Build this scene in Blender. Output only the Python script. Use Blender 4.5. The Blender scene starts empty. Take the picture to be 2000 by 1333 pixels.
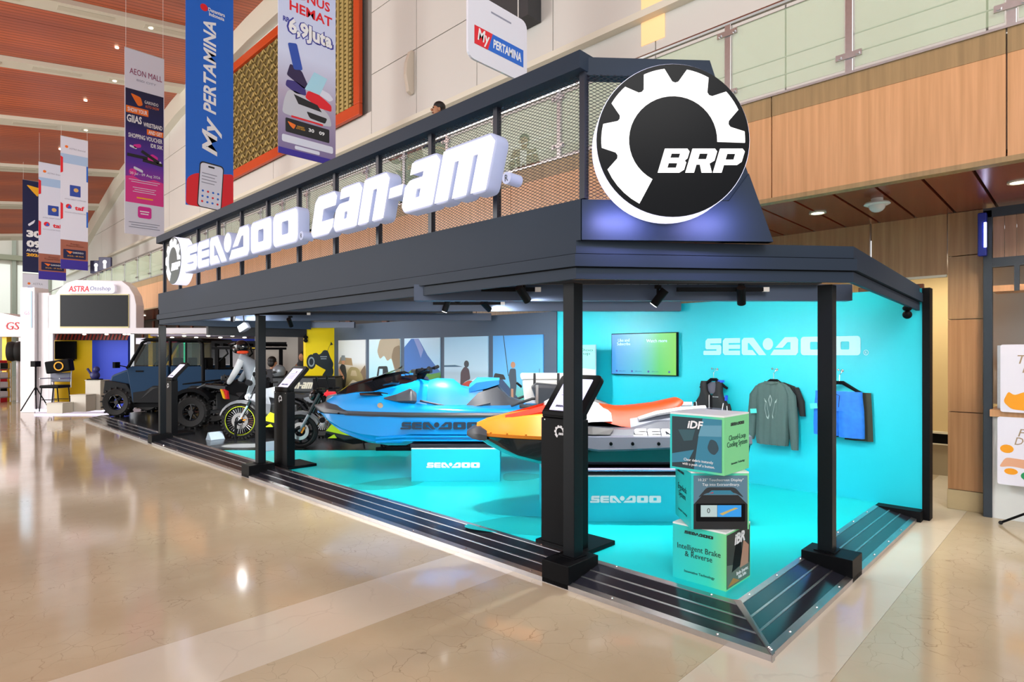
import bpy, bmesh, math, random
from mathutils import Vector, Matrix
random.seed(7)
S = bpy.context.scene
COL = S.collection
# ---------------- camera ----------------
F, CX, HY, H = 1172.0, 1000.0, 691.0, 1.6
_n = math.hypot(1135.0, F)
fx, fy = F/_n, math.sqrt(1-(F/_n)**2)
rx, ry = 1135.0/_n, -F/_n
cam = bpy.data.cameras.new('camera'); cam.sensor_width = 36; cam.lens = 36*F/2000
cam.shift_y = (HY-666.5)/2000; cam.clip_start = .05; cam.clip_end = 300
camo = bpy.data.objects.new('camera', cam); COL.objects.link(camo)
camo.location = (0, 0, H); camo.rotation_euler = (math.pi/2, 0, math.atan2(-fx, fy))
S.camera = camo
RZ = math.atan2(ry, rx)          # heading of the line that runs square to the view
# ---------------- world, light, exposure ----------------
w = bpy.data.worlds.new('hall_light'); S.world = w; w.use_nodes = True
w.node_tree.nodes['Background'].inputs[0].default_value = (.93, .96, 1, 1)
w.node_tree.nodes['Background'].inputs[1].default_value = .7
S.view_settings.view_transform = 'Standard'; S.view_settings.look = 'None'
S.cycles.max_bounces = 6; S.cycles.diffuse_bounces = 3; S.cycles.glossy_bounces = 3; S.cycles.transmission_bounces = 3; S.cycles.transparent_max_bounces = 16
S.view_settings.exposure = 0.8; S.view_settings.gamma = 1; S.view_settings.use_curve_mapping = False
def area(name, loc, size, power, color=(1, 1, 1), rot=(0, 0, 0), sy=None):
    l = bpy.data.lights.new(name, 'AREA'); l.size = size; l.energy = power; l.color = color
    if sy: l.shape = 'RECTANGLE'; l.size_y = sy
    o = bpy.data.objects.new(name, l); o.location = loc; o.rotation_euler = rot; COL.objects.link(o); return o
area('added_side_fill', (-13, 24, 10), 44, 8000, (1, .98, .95), (0, math.radians(-75), 0), 6)  # added unseen fill light from the side, brightens upper wall and ceiling

hl = area('added_rear_fill', (-5, -5, 12), 10, 1100, (1, .98, .95))  # added unseen fill behind the viewpoint, brightens banners and wall
hl.rotation_euler = (Vector((6, 11, 5))-Vector((-5, -5, 12))).to_track_quat('-Z', 'Y').to_euler()
# ---------------- helpers ----------------
def ray(u, v):
    a = (u-CX)/F; return (fx+a*rx, fy+a*ry, (HY-v)/F)
def PZ(u, v, z=0.0):
    d = ray(u, v); t = (z-H)/d[2]; return Vector((d[0]*t, d[1]*t, z))
def PX(u, v, x):
    d = ray(u, v); t = x/d[0]; return Vector((x, d[1]*t, H+d[2]*t))
def PD(u, v, D):
    d = ray(u, v); return Vector((d[0]*D, d[1]*D, H+d[2]*D))
def CW(X, D, z=0.0):             # metres right of / ahead of the viewpoint -> world
    return Vector((fx*D+rx*X, fy*D+ry*X, z))
def fr(X, D, z=0.0, yaw=0.0):    # frame whose x axis runs square to the view
    return Matrix.Translation(CW(X, D, z)) @ Matrix.Rotation(RZ+yaw, 4, 'Z')
def wf(x, y, z, rz=0.0):
    return Matrix.Translation((x, y, z)) @ Matrix.Rotation(rz, 4, 'Z')
FRONT = -math.pi/2               # faces -x: local x = world -y, local y = world +x

MATS = {}
def rgb(h):
    h = h.lstrip('#'); c = [int(h[i:i+2], 16)/255 for i in (0, 2, 4)]
    return [x/12.92 if x <= .04045 else ((x+.055)/1.055)**2.4 for x in c]
def mat(name, col, rough=.5, metal=0.0, emit=0.0, alpha=1.0, trans=0.0, var=0.0, scale=8.0, coat=0.0, bump=0.0, spec=.5, stretch=None):
    if name in MATS: return MATS[name]
    m = bpy.data.materials.new(name); MATS[name] = m; m.use_nodes = True
    nt = m.node_tree; b = nt.nodes['Principled BSDF']
    c = rgb(col) if isinstance(col, str) else list(col)
    b.inputs['Base Color'].default_value = (*c, 1); b.inputs['Roughness'].default_value = rough
    b.inputs['Metallic'].default_value = metal; b.inputs['Specular IOR Level'].default_value = spec
    b.inputs['Coat Weight'].default_value = coat; b.inputs['Coat Roughness'].default_value = .05
    b.inputs['Alpha'].default_value = alpha; b.inputs['Transmission Weight'].default_value = trans
    if emit:
        b.inputs['Emission Color'].default_value = (*c, 1); b.inputs['Emission Strength'].default_value = emit
    if var or bump:
        tc = nt.nodes.new('ShaderNodeTexCoord'); no = nt.nodes.new('ShaderNodeTexNoise')
        no.inputs['Scale'].default_value = scale; no.inputs['Detail'].default_value = 5
        src = tc.outputs['Object']
        if stretch:
            mp = nt.nodes.new('ShaderNodeMapping'); mp.inputs['Scale'].default_value = stretch
            nt.links.new(src, mp.inputs[0]); src = mp.outputs[0]
        nt.links.new(src, no.inputs['Vector'])
        if var:
            mx = nt.nodes.new('ShaderNodeMix'); mx.data_type = 'RGBA'
            mx.inputs[6].default_value = (*[x*(1-var) for x in c], 1); mx.inputs[7].default_value = (*[min(1, x*(1+var)) for x in c], 1)
            nt.links.new(no.outputs[0], mx.inputs[0]); nt.links.new(mx.outputs[2], b.inputs['Base Color'])
        if bump:
            bp = nt.nodes.new('ShaderNodeBump'); bp.inputs['Strength'].default_value = bump; bp.inputs['Distance'].default_value = .01
            nt.links.new(no.outputs[0], bp.inputs['Height']); nt.links.new(bp.outputs[0], b.inputs['Normal'])
    return m
def grad(name, stops, axis=2, rough=.4, emit=0.0, lo=0.0, hi=1.0):
    """flat print whose colour runs along one local axis from lo to hi"""
    if name in MATS: return MATS[name]
    m = mat(name, (.5, .5, .5), rough); nt = m.node_tree; b = nt.nodes['Principled BSDF']
    tc = nt.nodes.new('ShaderNodeTexCoord'); sp = nt.nodes.new('ShaderNodeSeparateXYZ')
    mr = nt.nodes.new('ShaderNodeMapRange'); mr.inputs[1].default_value = lo; mr.inputs[2].default_value = hi
    cr = nt.nodes.new('ShaderNodeValToRGB')
    nt.links.new(tc.outputs['Object'], sp.inputs[0]); nt.links.new(sp.outputs[axis], mr.inputs[0]); nt.links.new(mr.outputs[0], cr.inputs[0])
    e = cr.color_ramp.elements
    while len(e) < len(stops): e.new(.5)
    for q, (p, c) in zip(e, stops): q.position = p; q.color = (*rgb(c), 1)
    if not emit: nt.links.new(cr.outputs[0], b.inputs['Base Color'])
    else:
        b.inputs['Base Color'].default_value = (.02, .02, .02, 1)
        nt.links.new(cr.outputs[0], b.inputs['Emission Color']); b.inputs['Emission Strength'].default_value = emit
    return m

def thing(name, label, cat, M=None, group=None, kind=None):
    o = bpy.data.objects.new(name, None); COL.objects.link(o); o.empty_display_size = .1
    if M is not None: o.matrix_world = M
    tag(o, label, cat, group, kind); return o
def tag(o, label=None, cat=None, group=None, kind=None):
    if label: o['label'] = label
    if cat: o['category'] = cat
    if group: o['group'] = group
    if kind: o['kind'] = kind
    return o
def link(name, me, parent=None, M=None):
    o = bpy.data.objects.new(name, me); COL.objects.link(o)
    if parent is not None: o.parent = parent
    if M is not None: o.matrix_local = M
    return o
def copy_tree(o, M=None, label=None, parent=None):
    c = o.copy(); COL.objects.link(c)
    if parent is not None: c.parent = parent
    for ch in list(o.children): copy_tree(ch, None, None, c)
    if M is not None: c.matrix_world = M
    if label: c['label'] = label
    return c
AX = {'x': lambda p, h: (h, p[0], p[1]), 'y': lambda p, h: (p[0], h, p[1]), 'z': lambda p, h: (p[0], p[1], h)}
class MB:
    def __init__(s): s.v = []; s.f = []
    def add(s, vs, fs):
        o = len(s.v); s.v += [tuple(q) for q in vs]; s.f += [[i+o for i in f] for f in fs]; return s
    def box(s, a, b, M=None):
        x0, y0, z0 = a; x1, y1, z1 = b
        vs = [(x0,y0,z0),(x1,y0,z0),(x1,y1,z0),(x0,y1,z0),(x0,y0,z1),(x1,y0,z1),(x1,y1,z1),(x0,y1,z1)]
        if M is not None: vs = [M @ Vector(q) for q in vs]
        return s.add(vs, [(0,3,2,1),(4,5,6,7),(0,1,5,4),(1,2,6,5),(2,3,7,6),(3,0,4,7)])
    def prism(s, pts, h0, h1, ax='y', pts2=None):
        n = len(pts); g = AX[ax]
        vs = [g(p, h0) for p in pts]+[g(p, h1) for p in (pts2 or pts)]
        return s.add(vs, [list(range(n)), list(range(2*n-1, n-1, -1))]+[(i, (i+1) % n, n+(i+1) % n, n+i) for i in range(n)])
    def cyl(s, p0, p1, r0, r1=None, n=14, cap=True):
        r1 = r0 if r1 is None else r1; p0 = Vector(p0); p1 = Vector(p1); d = (p1-p0).normalized()
        a = d.orthogonal().normalized(); b = d.cross(a)
        cs = [(math.cos(2*math.pi*i/n), math.sin(2*math.pi*i/n)) for i in range(n)]
        vs = [p0+(a*c+b*q)*r0 for c, q in cs]+[p1+(a*c+b*q)*r1 for c, q in cs]
        fs = [(i, (i+1) % n, n+(i+1) % n, n+i) for i in range(n)]
        if cap: fs += [list(range(n))[::-1], list(range(n, 2*n))]
        return s.add(vs, fs)
    def tube(s, pts, r, n=8, closed=False):
        pts = [Vector(p) for p in pts]; k = len(pts); rs = r if isinstance(r, (list, tuple)) else [r]*k
        vs = []; a = None
        for i, p in enumerate(pts):
            q0 = pts[i-1] if (i or closed) else p; q1 = pts[(i+1) % k] if (i < k-1 or closed) else p
            d = (q1-q0).normalized()
            if a is None: a = d.orthogonal().normalized()
            a = (a-d*a.dot(d)).normalized(); b = d.cross(a)
            vs += [p+(a*math.cos(2*math.pi*j/n)+b*math.sin(2*math.pi*j/n))*rs[i] for j in range(n)]
        fs = []
        for i in range(k if closed else k-1):
            i2 = (i+1) % k
            fs += [(i*n+j, i*n+(j+1) % n, i2*n+(j+1) % n, i2*n+j) for j in range(n)]
        if not closed: fs += [list(range(n))[::-1], list(range((k-1)*n, k*n))]
        return s.add(vs, fs)
    def ell(s, c, r, n=14, m=9):
        if not isinstance(r, (tuple, list)): r = (r, r, r)
        vs = [(c[0], c[1], c[2]-r[2])]
        for i in range(1, m):
            t = math.pi*i/m
            vs += [(c[0]+r[0]*math.sin(t)*math.cos(2*math.pi*j/n), c[1]+r[1]*math.sin(t)*math.sin(2*math.pi*j/n), c[2]-r[2]*math.cos(t)) for j in range(n)]
        vs.append((c[0], c[1], c[2]+r[2])); L = len(vs)-1
        fs = [(0, 1+(j+1) % n, 1+j) for j in range(n)]+[(L, L-n+j, L-n+(j+1) % n) for j in range(n)]
        for i in range(m-2):
            fs += [(1+i*n+j, 1+i*n+(j+1) % n, 1+(i+1)*n+(j+1) % n, 1+(i+1)*n+j) for j in range(n)]
        return s.add(vs, fs)
    def lathe(s, prof, p0, d, n=24, closed=False):
        p0 = Vector(p0); d = Vector(d).normalized(); a = d.orthogonal().normalized(); b = d.cross(a); k = len(prof)
        vs = []
        for r, t in prof:
            vs += [p0+d*t+(a*math.cos(2*math.pi*j/n)+b*math.sin(2*math.pi*j/n))*max(r, 1e-4) for j in range(n)]
        fs = []
        for i in range(k if closed else k-1):
            i2 = (i+1) % k
            fs += [(i*n+j, i*n+(j+1) % n, i2*n+(j+1) % n, i2*n+j) for j in range(n)]
        if not closed: fs += [list(range(n))[::-1], list(range((k-1)*n, k*n))]
        return s.add(vs, fs)
    def loft(s, secs, closed=True, cap=True):
        n = len(secs[0]); vs = [q for sec in secs for q in sec]; fs = []
        for i in range(len(secs)-1):
            for j in range(n if closed else n-1):
                fs.append((i*n+j, i*n+(j+1) % n, (i+1)*n+(j+1) % n, (i+1)*n+j))
        if cap: fs += [list(range(n))[::-1], list(range((len(secs)-1)*n, len(secs)*n))]
        return s.add(vs, fs)
    def shell(s, st, cap=True):
        """stations (x, [(y,z) from centre line outwards]) mirrored in y"""
        secs = []
        for x, pr in st:
            full = [(x, -y, z) for y, z in reversed(pr)]+[(x, y, z) for y, z in pr[(1 if pr[0][0] == 0 else 0):]]
            secs.append(full)
        return s.loft(secs, closed=True, cap=cap)
    def xf(s, M): s.v = [tuple(M @ Vector(q)) for q in s.v]; return s
    def mesh(s, name):
        me = bpy.data.meshes.new(name); me.from_pydata(s.v, [], s.f)
        bm = bmesh.new(); bm.from_mesh(me); bmesh.ops.recalc_face_normals(bm, faces=bm.faces); bm.to_mesh(me); bm.free(); return me
    def o(s, name, m, parent=None, smooth=0, bevel=0.0, sub=0, M=None, seg=2, label=None):
        me = s.mesh(name); me.materials.append(m); ob = link(name, me, parent, M)
        if bevel:
            bv = ob.modifiers.new('bevel', 'BEVEL'); bv.width = bevel; bv.segments = seg; bv.limit_method = 'ANGLE'; bv.angle_limit = .6
        if sub:
            sb = ob.modifiers.new('sub', 'SUBSURF'); sb.levels = sub; sb.render_levels = sub
        if smooth or sub:
            me.polygons.foreach_set('use_smooth', [True]*len(me.polygons))
            if not sub: me.set_sharp_from_angle(angle=math.radians(smooth if smooth > 1 else 40))
        if label: ob['label'] = label
        return ob
def box(name, m, parent, a, b, bevel=0.0, M=None, label=None): return MB().box(a, b).o(name, m, parent, bevel=bevel, M=M, label=label)
# ---- flat print and lettering: filled outlines, turned into meshes at the end ----
PEND = []
def pl(O, ex, ey):
    O, ex, ey = Vector(O), Vector(ex).normalized(), Vector(ey).normalized(); n = ex.cross(ey)
    return Matrix(((ex.x, ey.x, n.x, O.x), (ex.y, ey.y, n.y, O.y), (ex.z, ey.z, n.z, O.z), (0, 0, 0, 1)))
def pend(cu, name, m, parent, M, fit=None, shear=0, label=None):
    ob = bpy.data.objects.new(name, cu); COL.objects.link(ob); PEND.append((ob, name, m, parent, M, fit, shear, label))
def glyph(name, loops, m, parent, M, depth=.001, bevel=0.0, shear=0.0, sc=1.0, off=(0, 0), sx=None, label=None):
    cu = bpy.data.curves.new(name, 'CURVE'); cu.dimensions = '2D'; cu.fill_mode = 'BOTH'; cu.extrude = depth/2; cu.bevel_depth = bevel; cu.bevel_resolution = 1
    kx = sc if sx is None else sx
    for lp in loops:
        sp = cu.splines.new('POLY'); sp.points.add(len(lp)-1); sp.use_cyclic_u = True
        for p, (x, y) in zip(sp.points, lp): p.co = (off[0]+kx*x+shear*sc*y, off[1]+sc*y, 0, 1)
    pend(cu, name, m, parent, M, label=label)
def text(name, s, m, parent, M, x, y, wd, ht, depth=.001, bold=0.0, shear=0.0, keep=False):
    cu = bpy.data.curves.new(name, 'FONT'); cu.body = s; cu.size = 1; cu.extrude = .001; cu.offset = bold; cu.resolution_u = 2; cu.space_line = .85
    cu.align_x = 'CENTER'
    pend(cu, name, m, parent, M, (x, y, wd, ht, depth, keep), shear)
def flush():
    dg = bpy.context.evaluated_depsgraph_get(); dg.update()
    for ob, name, m, parent, M, fit, shear, label in PEND:
        me = bpy.data.meshes.new_from_object(ob.evaluated_get(dg)); me.name = name
        if fit and len(me.vertices):
            x, y, wd, ht, dp, keep = fit
            for v in me.vertices: v.co.x += shear*v.co.y
            xs = [v.co.x for v in me.vertices]; ys = [v.co.y for v in me.vertices]
            a, b, c, d = min(xs), max(xs), min(ys), max(ys); kx = wd/max(b-a, 1e-6); ky = ht/max(d-c, 1e-6)
            if keep: kx = ky = min(kx, ky)
            for v in me.vertices:
                v.co = (x+(v.co.x-(a+b)/2)*kx, y+(v.co.y-(c+d)/2)*ky, v.co.z/.001*dp/2)
        me.materials.clear(); me.materials.append(m)
        cu = ob.data; bpy.data.objects.remove(ob); bpy.data.curves.remove(cu)
        o = link(name, me, parent, M)
        if label: o['label'] = label
def lines(parent, m, M, x, y, wd, n=2, gap=.05, h=.018, lift=.001):
    for k in range(n): glyph('text_line', [quad(x-wd/2*(1-.15*(k % 2)), y-k*gap, x+wd/2*(1-.15*(k % 2)), y-k*gap+h)], m, parent, M, lift)
def quad(x0, y0, x1, y1): return [(x0, y0), (x1, y0), (x1, y1), (x0, y1)]
def rr(x0, y0, x1, y1, r, n=4):
    out = []
    for cx, cy, a in ((x1-r, y0+r, -90), (x1-r, y1-r, 0), (x0+r, y1-r, 90), (x0+r, y0+r, 180)):
        out += [(cx+r*math.cos(math.radians(a+90*i/n)), cy+r*math.sin(math.radians(a+90*i/n))) for i in range(n+1)]
    return out
def circ(cx, cy, r, n=24, ry_=None): return [(cx+r*math.cos(2*math.pi*i/n), cy+(ry_ or r)*math.sin(2*math.pi*i/n)) for i in range(n)]
def arc(cx, cy, r, a0, a1, n): return [(cx+r*math.cos(math.radians(a0+(a1-a0)*i/n)), cy+r*math.sin(math.radians(a0+(a1-a0)*i/n))) for i in range(n+1)]
def rc(pts, r, n=3):
    """round the corners of a polygon"""
    out = []; k = len(pts)
    for i in range(k):
        p = Vector(pts[i]).to_2d(); a = Vector(pts[i-1]).to_2d()-p; b = Vector(pts[(i+1) % k]).to_2d()-p
        q = min(r, a.length*.45, b.length*.45); A = p+a.normalized()*q; B = p+b.normalized()*q
        for j in range(n+1):
            t = j/n; z = A*(1-t)**2+p*2*t*(1-t)+B*t*t; out.append((z.x, z.y))
    return out
SEADOO = [(0, [[(.04,0),(1.25,0),(1.355,.1),(1.355,.5),(1.28,.61),(.52,.61),(.52,.70),(1.33,.70),(1.355,.73),(1.355,1),(.32,1),(.16,.86),(.16,.42),(.24,.35),(1.0,.35),(1.0,.26),(.04,.26),(0,.22),(0,.04)]]),
 (1.47, [[(.14,0),(1.24,0),(1.24,.26),(.42,.26),(.42,.37),(1.24,.37),(1.24,.61),(.42,.61),(.42,.71),(1.24,.71),(1.24,1),(.16,1),(0,.85),(0,.13)]]),
 (2.84, [[(.1,0),(1.02,0),(.74,.29),(.42,.29),(.42,.70),(.52,.70),(1.19,0),(1.68,0),(.81,1),(.14,1),(0,.86),(0,.1)]]),
 (4.63, [circ(0, .63, .34)]),
 (4.79, [[(0,0),(1.64,0),(1.79,.15),(1.79,.87),(1.66,1),(.95,1),(.33,.41),(.80,.41),(1.12,.72),(1.31,.72),(1.31,.31),(.24,.31)]]),
 (6.74, [rr(0, 0, 1.62, 1, .18), rr(.57, .3, 1.03, .72, .06)]),
 (8.51, [rr(0, 0, 1.70, 1, .18), rr(.6, .3, 1.08, .72, .06)])]
def seadoo(parent, m, M, wd, depth=.002, bevel=0.0, x=0, y=0, ht=None, reg=False, name='letter'):
    sx = wd/10.21; sc = ht or sx
    for ox, loops in SEADOO: glyph(name, loops, m, parent, M, depth, bevel, 0, sc, (x+ox*sx, y), sx)
    if reg:
        glyph('registered_mark', [circ(0, 0, .14), circ(0, 0, .11)], m, parent, M, depth, 0, 0, sc, (x+10.5*sx, y+.14*sc), sx)
        text('registered_letter', 'R', m, parent, M, x+10.5*sx, y+.14*sc, .1*sx, .13*sc, depth)
CL = {'c': (.98, [[(.12,0),(.8,0),(.92,.12),(.92,.34),(.4,.34),(.4,.66),(.92,.66),(.92,.88),(.8,1),(.12,1),(0,.88),(0,.12)]]),
 'a': (1.0, [[(0,.12),(.12,0),(.94,0),(.94,.86),(.8,1),(.1,1),(.1,.76),(.5,.76),(.5,.64),(.12,.64),(0,.52)], [(.38,.24),(.5,.24),(.5,.42),(.38,.42)]]),
 'n': (.98, [[(0,0),(.38,0),(.38,.72),(.52,.72),(.52,0),(.9,0),(.9,.86),(.76,1),(0,1)]]),
 '-': (.5, [[(0,.4),(.42,.4),(.42,.62),(0,.62)]]),
 'm': (1.4, [[(0,0),(.36,0),(.36,.72),(.47,.72),(.47,0),(.83,0),(.83,.72),(.94,.72),(.94,0),(1.3,0),(1.3,.86),(1.16,1),(0,1)]])}
def canam(parent, m, M, wd, ht, depth=.002, bevel=0.0, x=0, y=0, shear=.3, name='letter'):
    sx = wd/5.78; ox = 0
    for ch in 'can-am':
        a, lp = CL[ch]; glyph(name, [rc(l, .1) for l in lp] if bevel else lp, m, parent, M, depth, bevel, shear, ht, (x+ox*sx, y), sx); ox += a
BRPL = [(0, [[(0,0),(.85,0),(1,.12),(1,.42),(.92,.5),(1,.6),(1,.88),(.88,1),(0,1)], quad(.32,.2,.66,.4), quad(.32,.62,.66,.8)]),
 (1.1, [[(0,0),(.34,0),(.34,.34),(.48,.34),(.64,0),(1.04,0),(.84,.38),(1,.5),(1,.88),(.88,1),(0,1)], quad(.34,.56,.66,.8)]),
 (2.2, [[(0,0),(.34,0),(.34,.32),(.86,.32),(1,.45),(1,.88),(.88,1),(0,1)], quad(.34,.54,.66,.79)])]
def gear_loop(r):
    out = []; cuts = [16, 51.5, 88, 123, 158, 195]; a = -2
    out.append((.573*r*math.cos(math.radians(-2)), .573*r*math.sin(math.radians(-2))))
    for c in cuts+[None]:
        e = (c-9) if c else 242
        out += arc(0, 0, .93*r, a, e, 5)
        if c: out += [(.76*r*math.cos(math.radians(c-3)), .76*r*math.sin(math.radians(c-3))), (.745*r*math.cos(math.radians(c)), .745*r*math.sin(math.radians(c))), (.76*r*math.cos(math.radians(c+3)), .76*r*math.sin(math.radians(c+3)))]; a = c+9
    return out+arc(0, 0, .573*r, 242, -2, 30)
def brp(parent, m, M, r, depth=.004, letters=True):
    glyph('gear_emblem', [gear_loop(r)], m, parent, M, depth)
    if letters:
        for ox, lp in BRPL: glyph('letter', lp, m, parent, M, depth, 0, .3, .31*r, ((-.2+ox*.325)*r, -.42*r), .33*r)
# shared finishes
WHT = mat('white_paint', '#e9e7e2', .5, var=.03); BLK = mat('black_satin', '#0a0b0e', .45, spec=.1); BLKM = mat('black_matt_metal', '#0c0d10', .55, spec=.12)
SLATE = mat('slate_paint', '#222f3f', .55, var=.05, scale=3, spec=.25); STEEL = mat('brushed_steel', '#c9c9c9', .28, 1.0, var=.1, scale=30)
CHROME = mat('chrome', '#dddddd', .12, 1.0); RUB = mat('tyre_rubber', '#0b0b0c', .75, bump=.3, scale=60); PLAS = mat('dark_grey_plastic', '#1e2023', .5)
TEAL = mat('teal_paint', '#12c6da', .45, var=.02); TEALF = mat('teal_vinyl_floor', '#14d8de', .32, var=.03, scale=2); LITW = mat('lit_white_acrylic', '#f6f7ff', .4, emit=.45)
PW = mat('print_white', '#eef0f4', .5); PK = mat('print_black', '#12151c', .5); PR = mat('print_red', '#e0182a', .5); PB = mat('print_blue', '#1567d2', .5)
GLASS = mat('clear_glass', '#dcebe2', .02, alpha=.12, spec=.6); SKIN = mat('skin', '#b5805f', .6); HAIR = mat('dark_hair', '#120d0b', .6)
# ================= SETTING =================
def marble(name, base, dark, vein, sc, rough=.1):
    m = mat(name, base, rough); nt = m.node_tree; b = nt.nodes['Principled BSDF']; N = nt.nodes.new; L = nt.links.new
    g = N('ShaderNodeNewGeometry'); no = N('ShaderNodeTexNoise'); no.inputs['Scale'].default_value = 1.1; no.inputs['Detail'].default_value = 8
    L(g.outputs['Position'], no.inputs['Vector'])
    cr = N('ShaderNodeValToRGB'); cr.color_ramp.elements[0].position = .3; cr.color_ramp.elements[0].color = (*rgb(dark), 1)
    cr.color_ramp.elements[1].position = .7; cr.color_ramp.elements[1].color = (*rgb(base), 1); L(no.outputs[0], cr.inputs[0])
    n2 = N('ShaderNodeTexNoise'); n2.inputs['Scale'].default_value = 3; n2.inputs['Detail'].default_value = 4; L(g.outputs['Position'], n2.inputs['Vector'])
    ad = N('ShaderNodeMix'); ad.data_type = 'VECTOR'; ad.inputs[0].default_value = .22; L(g.outputs['Position'], ad.inputs[4]); L(n2.outputs['Color'], ad.inputs[5])
    vo = N('ShaderNodeTexVoronoi'); vo.feature = 'DISTANCE_TO_EDGE'; vo.inputs['Scale'].default_value = sc; L(ad.outputs[1], vo.inputs['Vector'])
    vr = N('ShaderNodeMapRange'); vr.inputs[1].default_value = 0; vr.inputs[2].default_value = .013; vr.inputs[3].default_value = vein; vr.inputs[4].default_value = 0; L(vo.outputs[0], vr.inputs[0])
    n3 = N('ShaderNodeTexNoise'); n3.inputs['Scale'].default_value = 2.2; L(g.outputs['Position'], n3.inputs['Vector'])
    r3 = N('ShaderNodeMapRange'); r3.inputs[1].default_value = .42; r3.inputs[2].default_value = .62; L(n3.outputs[0], r3.inputs[0])
    mu = N('ShaderNodeMath'); mu.operation = 'MULTIPLY'; L(vr.outputs[0], mu.inputs[0]); L(r3.outputs[0], mu.inputs[1])
    mx = N('ShaderNodeMix'); mx.data_type = 'RGBA'; L(mu.outputs[0], mx.inputs[0]); L(cr.outputs[0], mx.inputs[6]); mx.inputs[7].default_value = (*rgb('#6f5d45'), 1)
    L(mx.outputs[2], b.inputs['Base Color']); return m
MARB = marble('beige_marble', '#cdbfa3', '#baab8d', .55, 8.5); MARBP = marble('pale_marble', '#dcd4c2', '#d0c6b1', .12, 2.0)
fl = box('floor', MARB, None, (-14, -10, -.3), (30, 90, -.004)); tag(fl, 'polished beige veined marble floor of the hall', 'floor', kind='structure')
ys = [-3.5, -1.3, .92, 1.455, 3.06, 3.66, 5.9, 8.1, 10.3, 12.5, 14.7, 16.9, 19.1]
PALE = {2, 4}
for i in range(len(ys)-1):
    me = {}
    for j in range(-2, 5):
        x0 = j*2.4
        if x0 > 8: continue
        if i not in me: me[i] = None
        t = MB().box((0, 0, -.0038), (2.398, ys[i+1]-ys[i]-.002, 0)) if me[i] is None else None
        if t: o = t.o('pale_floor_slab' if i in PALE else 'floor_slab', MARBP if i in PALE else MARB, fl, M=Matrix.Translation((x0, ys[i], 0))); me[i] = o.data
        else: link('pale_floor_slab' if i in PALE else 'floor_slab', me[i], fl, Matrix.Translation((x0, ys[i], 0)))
# ---- ceiling: red-brown slats between white beams, sloping ----
def slats():
    m = mat('red_brown_slats', '#9a4a30', .42); nt = m.node_tree; b = nt.nodes['Principled BSDF']; N = nt.nodes.new; L = nt.links.new
    g = N('ShaderNodeNewGeometry'); sp = N('ShaderNodeSeparateXYZ'); L(g.outputs['Position'], sp.inputs[0])
    mu = N('ShaderNodeMath'); mu.operation = 'MULTIPLY'; mu.inputs[1].default_value = 5.2; L(sp.outputs[1], mu.inputs[0])
    fr_ = N('ShaderNodeMath'); fr_.operation = 'FRACT'; L(mu.outputs[0], fr_.inputs[0])
    gt = N('ShaderNodeMath'); gt.operation = 'GREATER_THAN'; gt.inputs[1].default_value = .8; L(fr_.outputs[0], gt.inputs[0])
    no = N('ShaderNodeTexNoise'); no.inputs['Scale'].default_value = 1; mp = N('ShaderNodeMapping'); mp.inputs['Scale'].default_value = (.1, .9, .1); L(g.outputs['Position'], mp.inputs[0]); L(mp.outputs[0], no.inputs['Vector'])
    cr = N('ShaderNodeValToRGB'); cr.color_ramp.elements[0].position = .35; cr.color_ramp.elements[0].color = (*rgb('#ac5c46'), 1); cr.color_ramp.elements[1].position = .65; cr.color_ramp.elements[1].color = (*rgb('#cf6c44'), 1); L(no.outputs[0], cr.inputs[0])
    mx = N('ShaderNodeMix'); mx.data_type = 'RGBA'; L(gt.outputs[0], mx.inputs[0]); L(cr.outputs[0], mx.inputs[6]); mx.inputs[7].default_value = (*rgb('#8c4632'), 1); L(mx.outputs[2], b.inputs['Base Color'])
    bp = N('ShaderNodeBump'); bp.invert = True; bp.inputs['Strength'].default_value = .5; bp.inputs['Distance'].default_value = .02; L(gt.outputs[0], bp.inputs['Height']); L(bp.outputs[0], b.inputs['Normal']); return m
EDGE = [(-8, 13.9), (21.4, 13.55), (24.75, 13.34), (29.2, 13.07), (39.1, 11.69), (44.1, 10.5), (52, 8.4)]
def zc(x, y):
    yy = y-.0156*(x-9)
    for (a, b), (c, d) in zip(EDGE, EDGE[1:]):
        if yy <= c: return b+(d-b)*(yy-a)/(c-a)+.146*(x-9)
    return 8.4+.146*(x-9)
SLM = slats(); CREAM = mat('cream_paint', '#dcd8c8', .5); LAMP = mat('warm_lamp_glass', '#fff1d0', .4, emit=3.0)
ce = thing('ceiling', 'sloping ceiling of red-brown slats between white beams', 'ceiling', kind='structure')
BY = [-6.5, -1.5, 3.3, 8.3, 13.3, 18.3, 23.35, 28.2, 33.35, 38.9, 43.5, 48]
def cstrip(y0, y1, dz, th, name, m, x0=-13, x1=9.0):
    P = [(x, y, zc(x, y)+dz) for x in (x0, x1) for y in (y0, y1)]
    vs = P+[(x, y, z+th) for x, y, z in P]
    MB().add(vs, [(0,1,3,2),(4,6,7,5),(0,4,5,1),(2,3,7,6),(0,2,6,4),(1,5,7,3)]).o(name, m, ce)
for a, b in zip(BY, BY[1:]):
    k = 3
    for q in range(k): cstrip(a+(b-a)*q/k, a+(b-a)*(q+1)/k-.01, 0, .15, 'slat_panel', SLM)
for y in BY[1:]:
    cstrip(y-.33, y+.33, -.16, .155, 'beam', CREAM)
    for xx in (6.2,): MB().cyl((xx, y, zc(xx, y)-.19), (xx, y, zc(xx, y)-.162), .07, n=12).o('downlight', LAMP, ce)
    for xx in (1.2, 3.6, 6.0): cstrip(y-.13, y+.13, -.175, .014, 'linear_vent', mat('vent_cream', '#cfcab8', .5), xx, xx+1.5)
for y in (25.6, 30.7, 36.2): MB().cyl((5.7, y, zc(5.7, y)-.05), (5.7, y, zc(5.7, y)-.002), .06, n=12).o('downlight', LAMP, ce)
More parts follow.
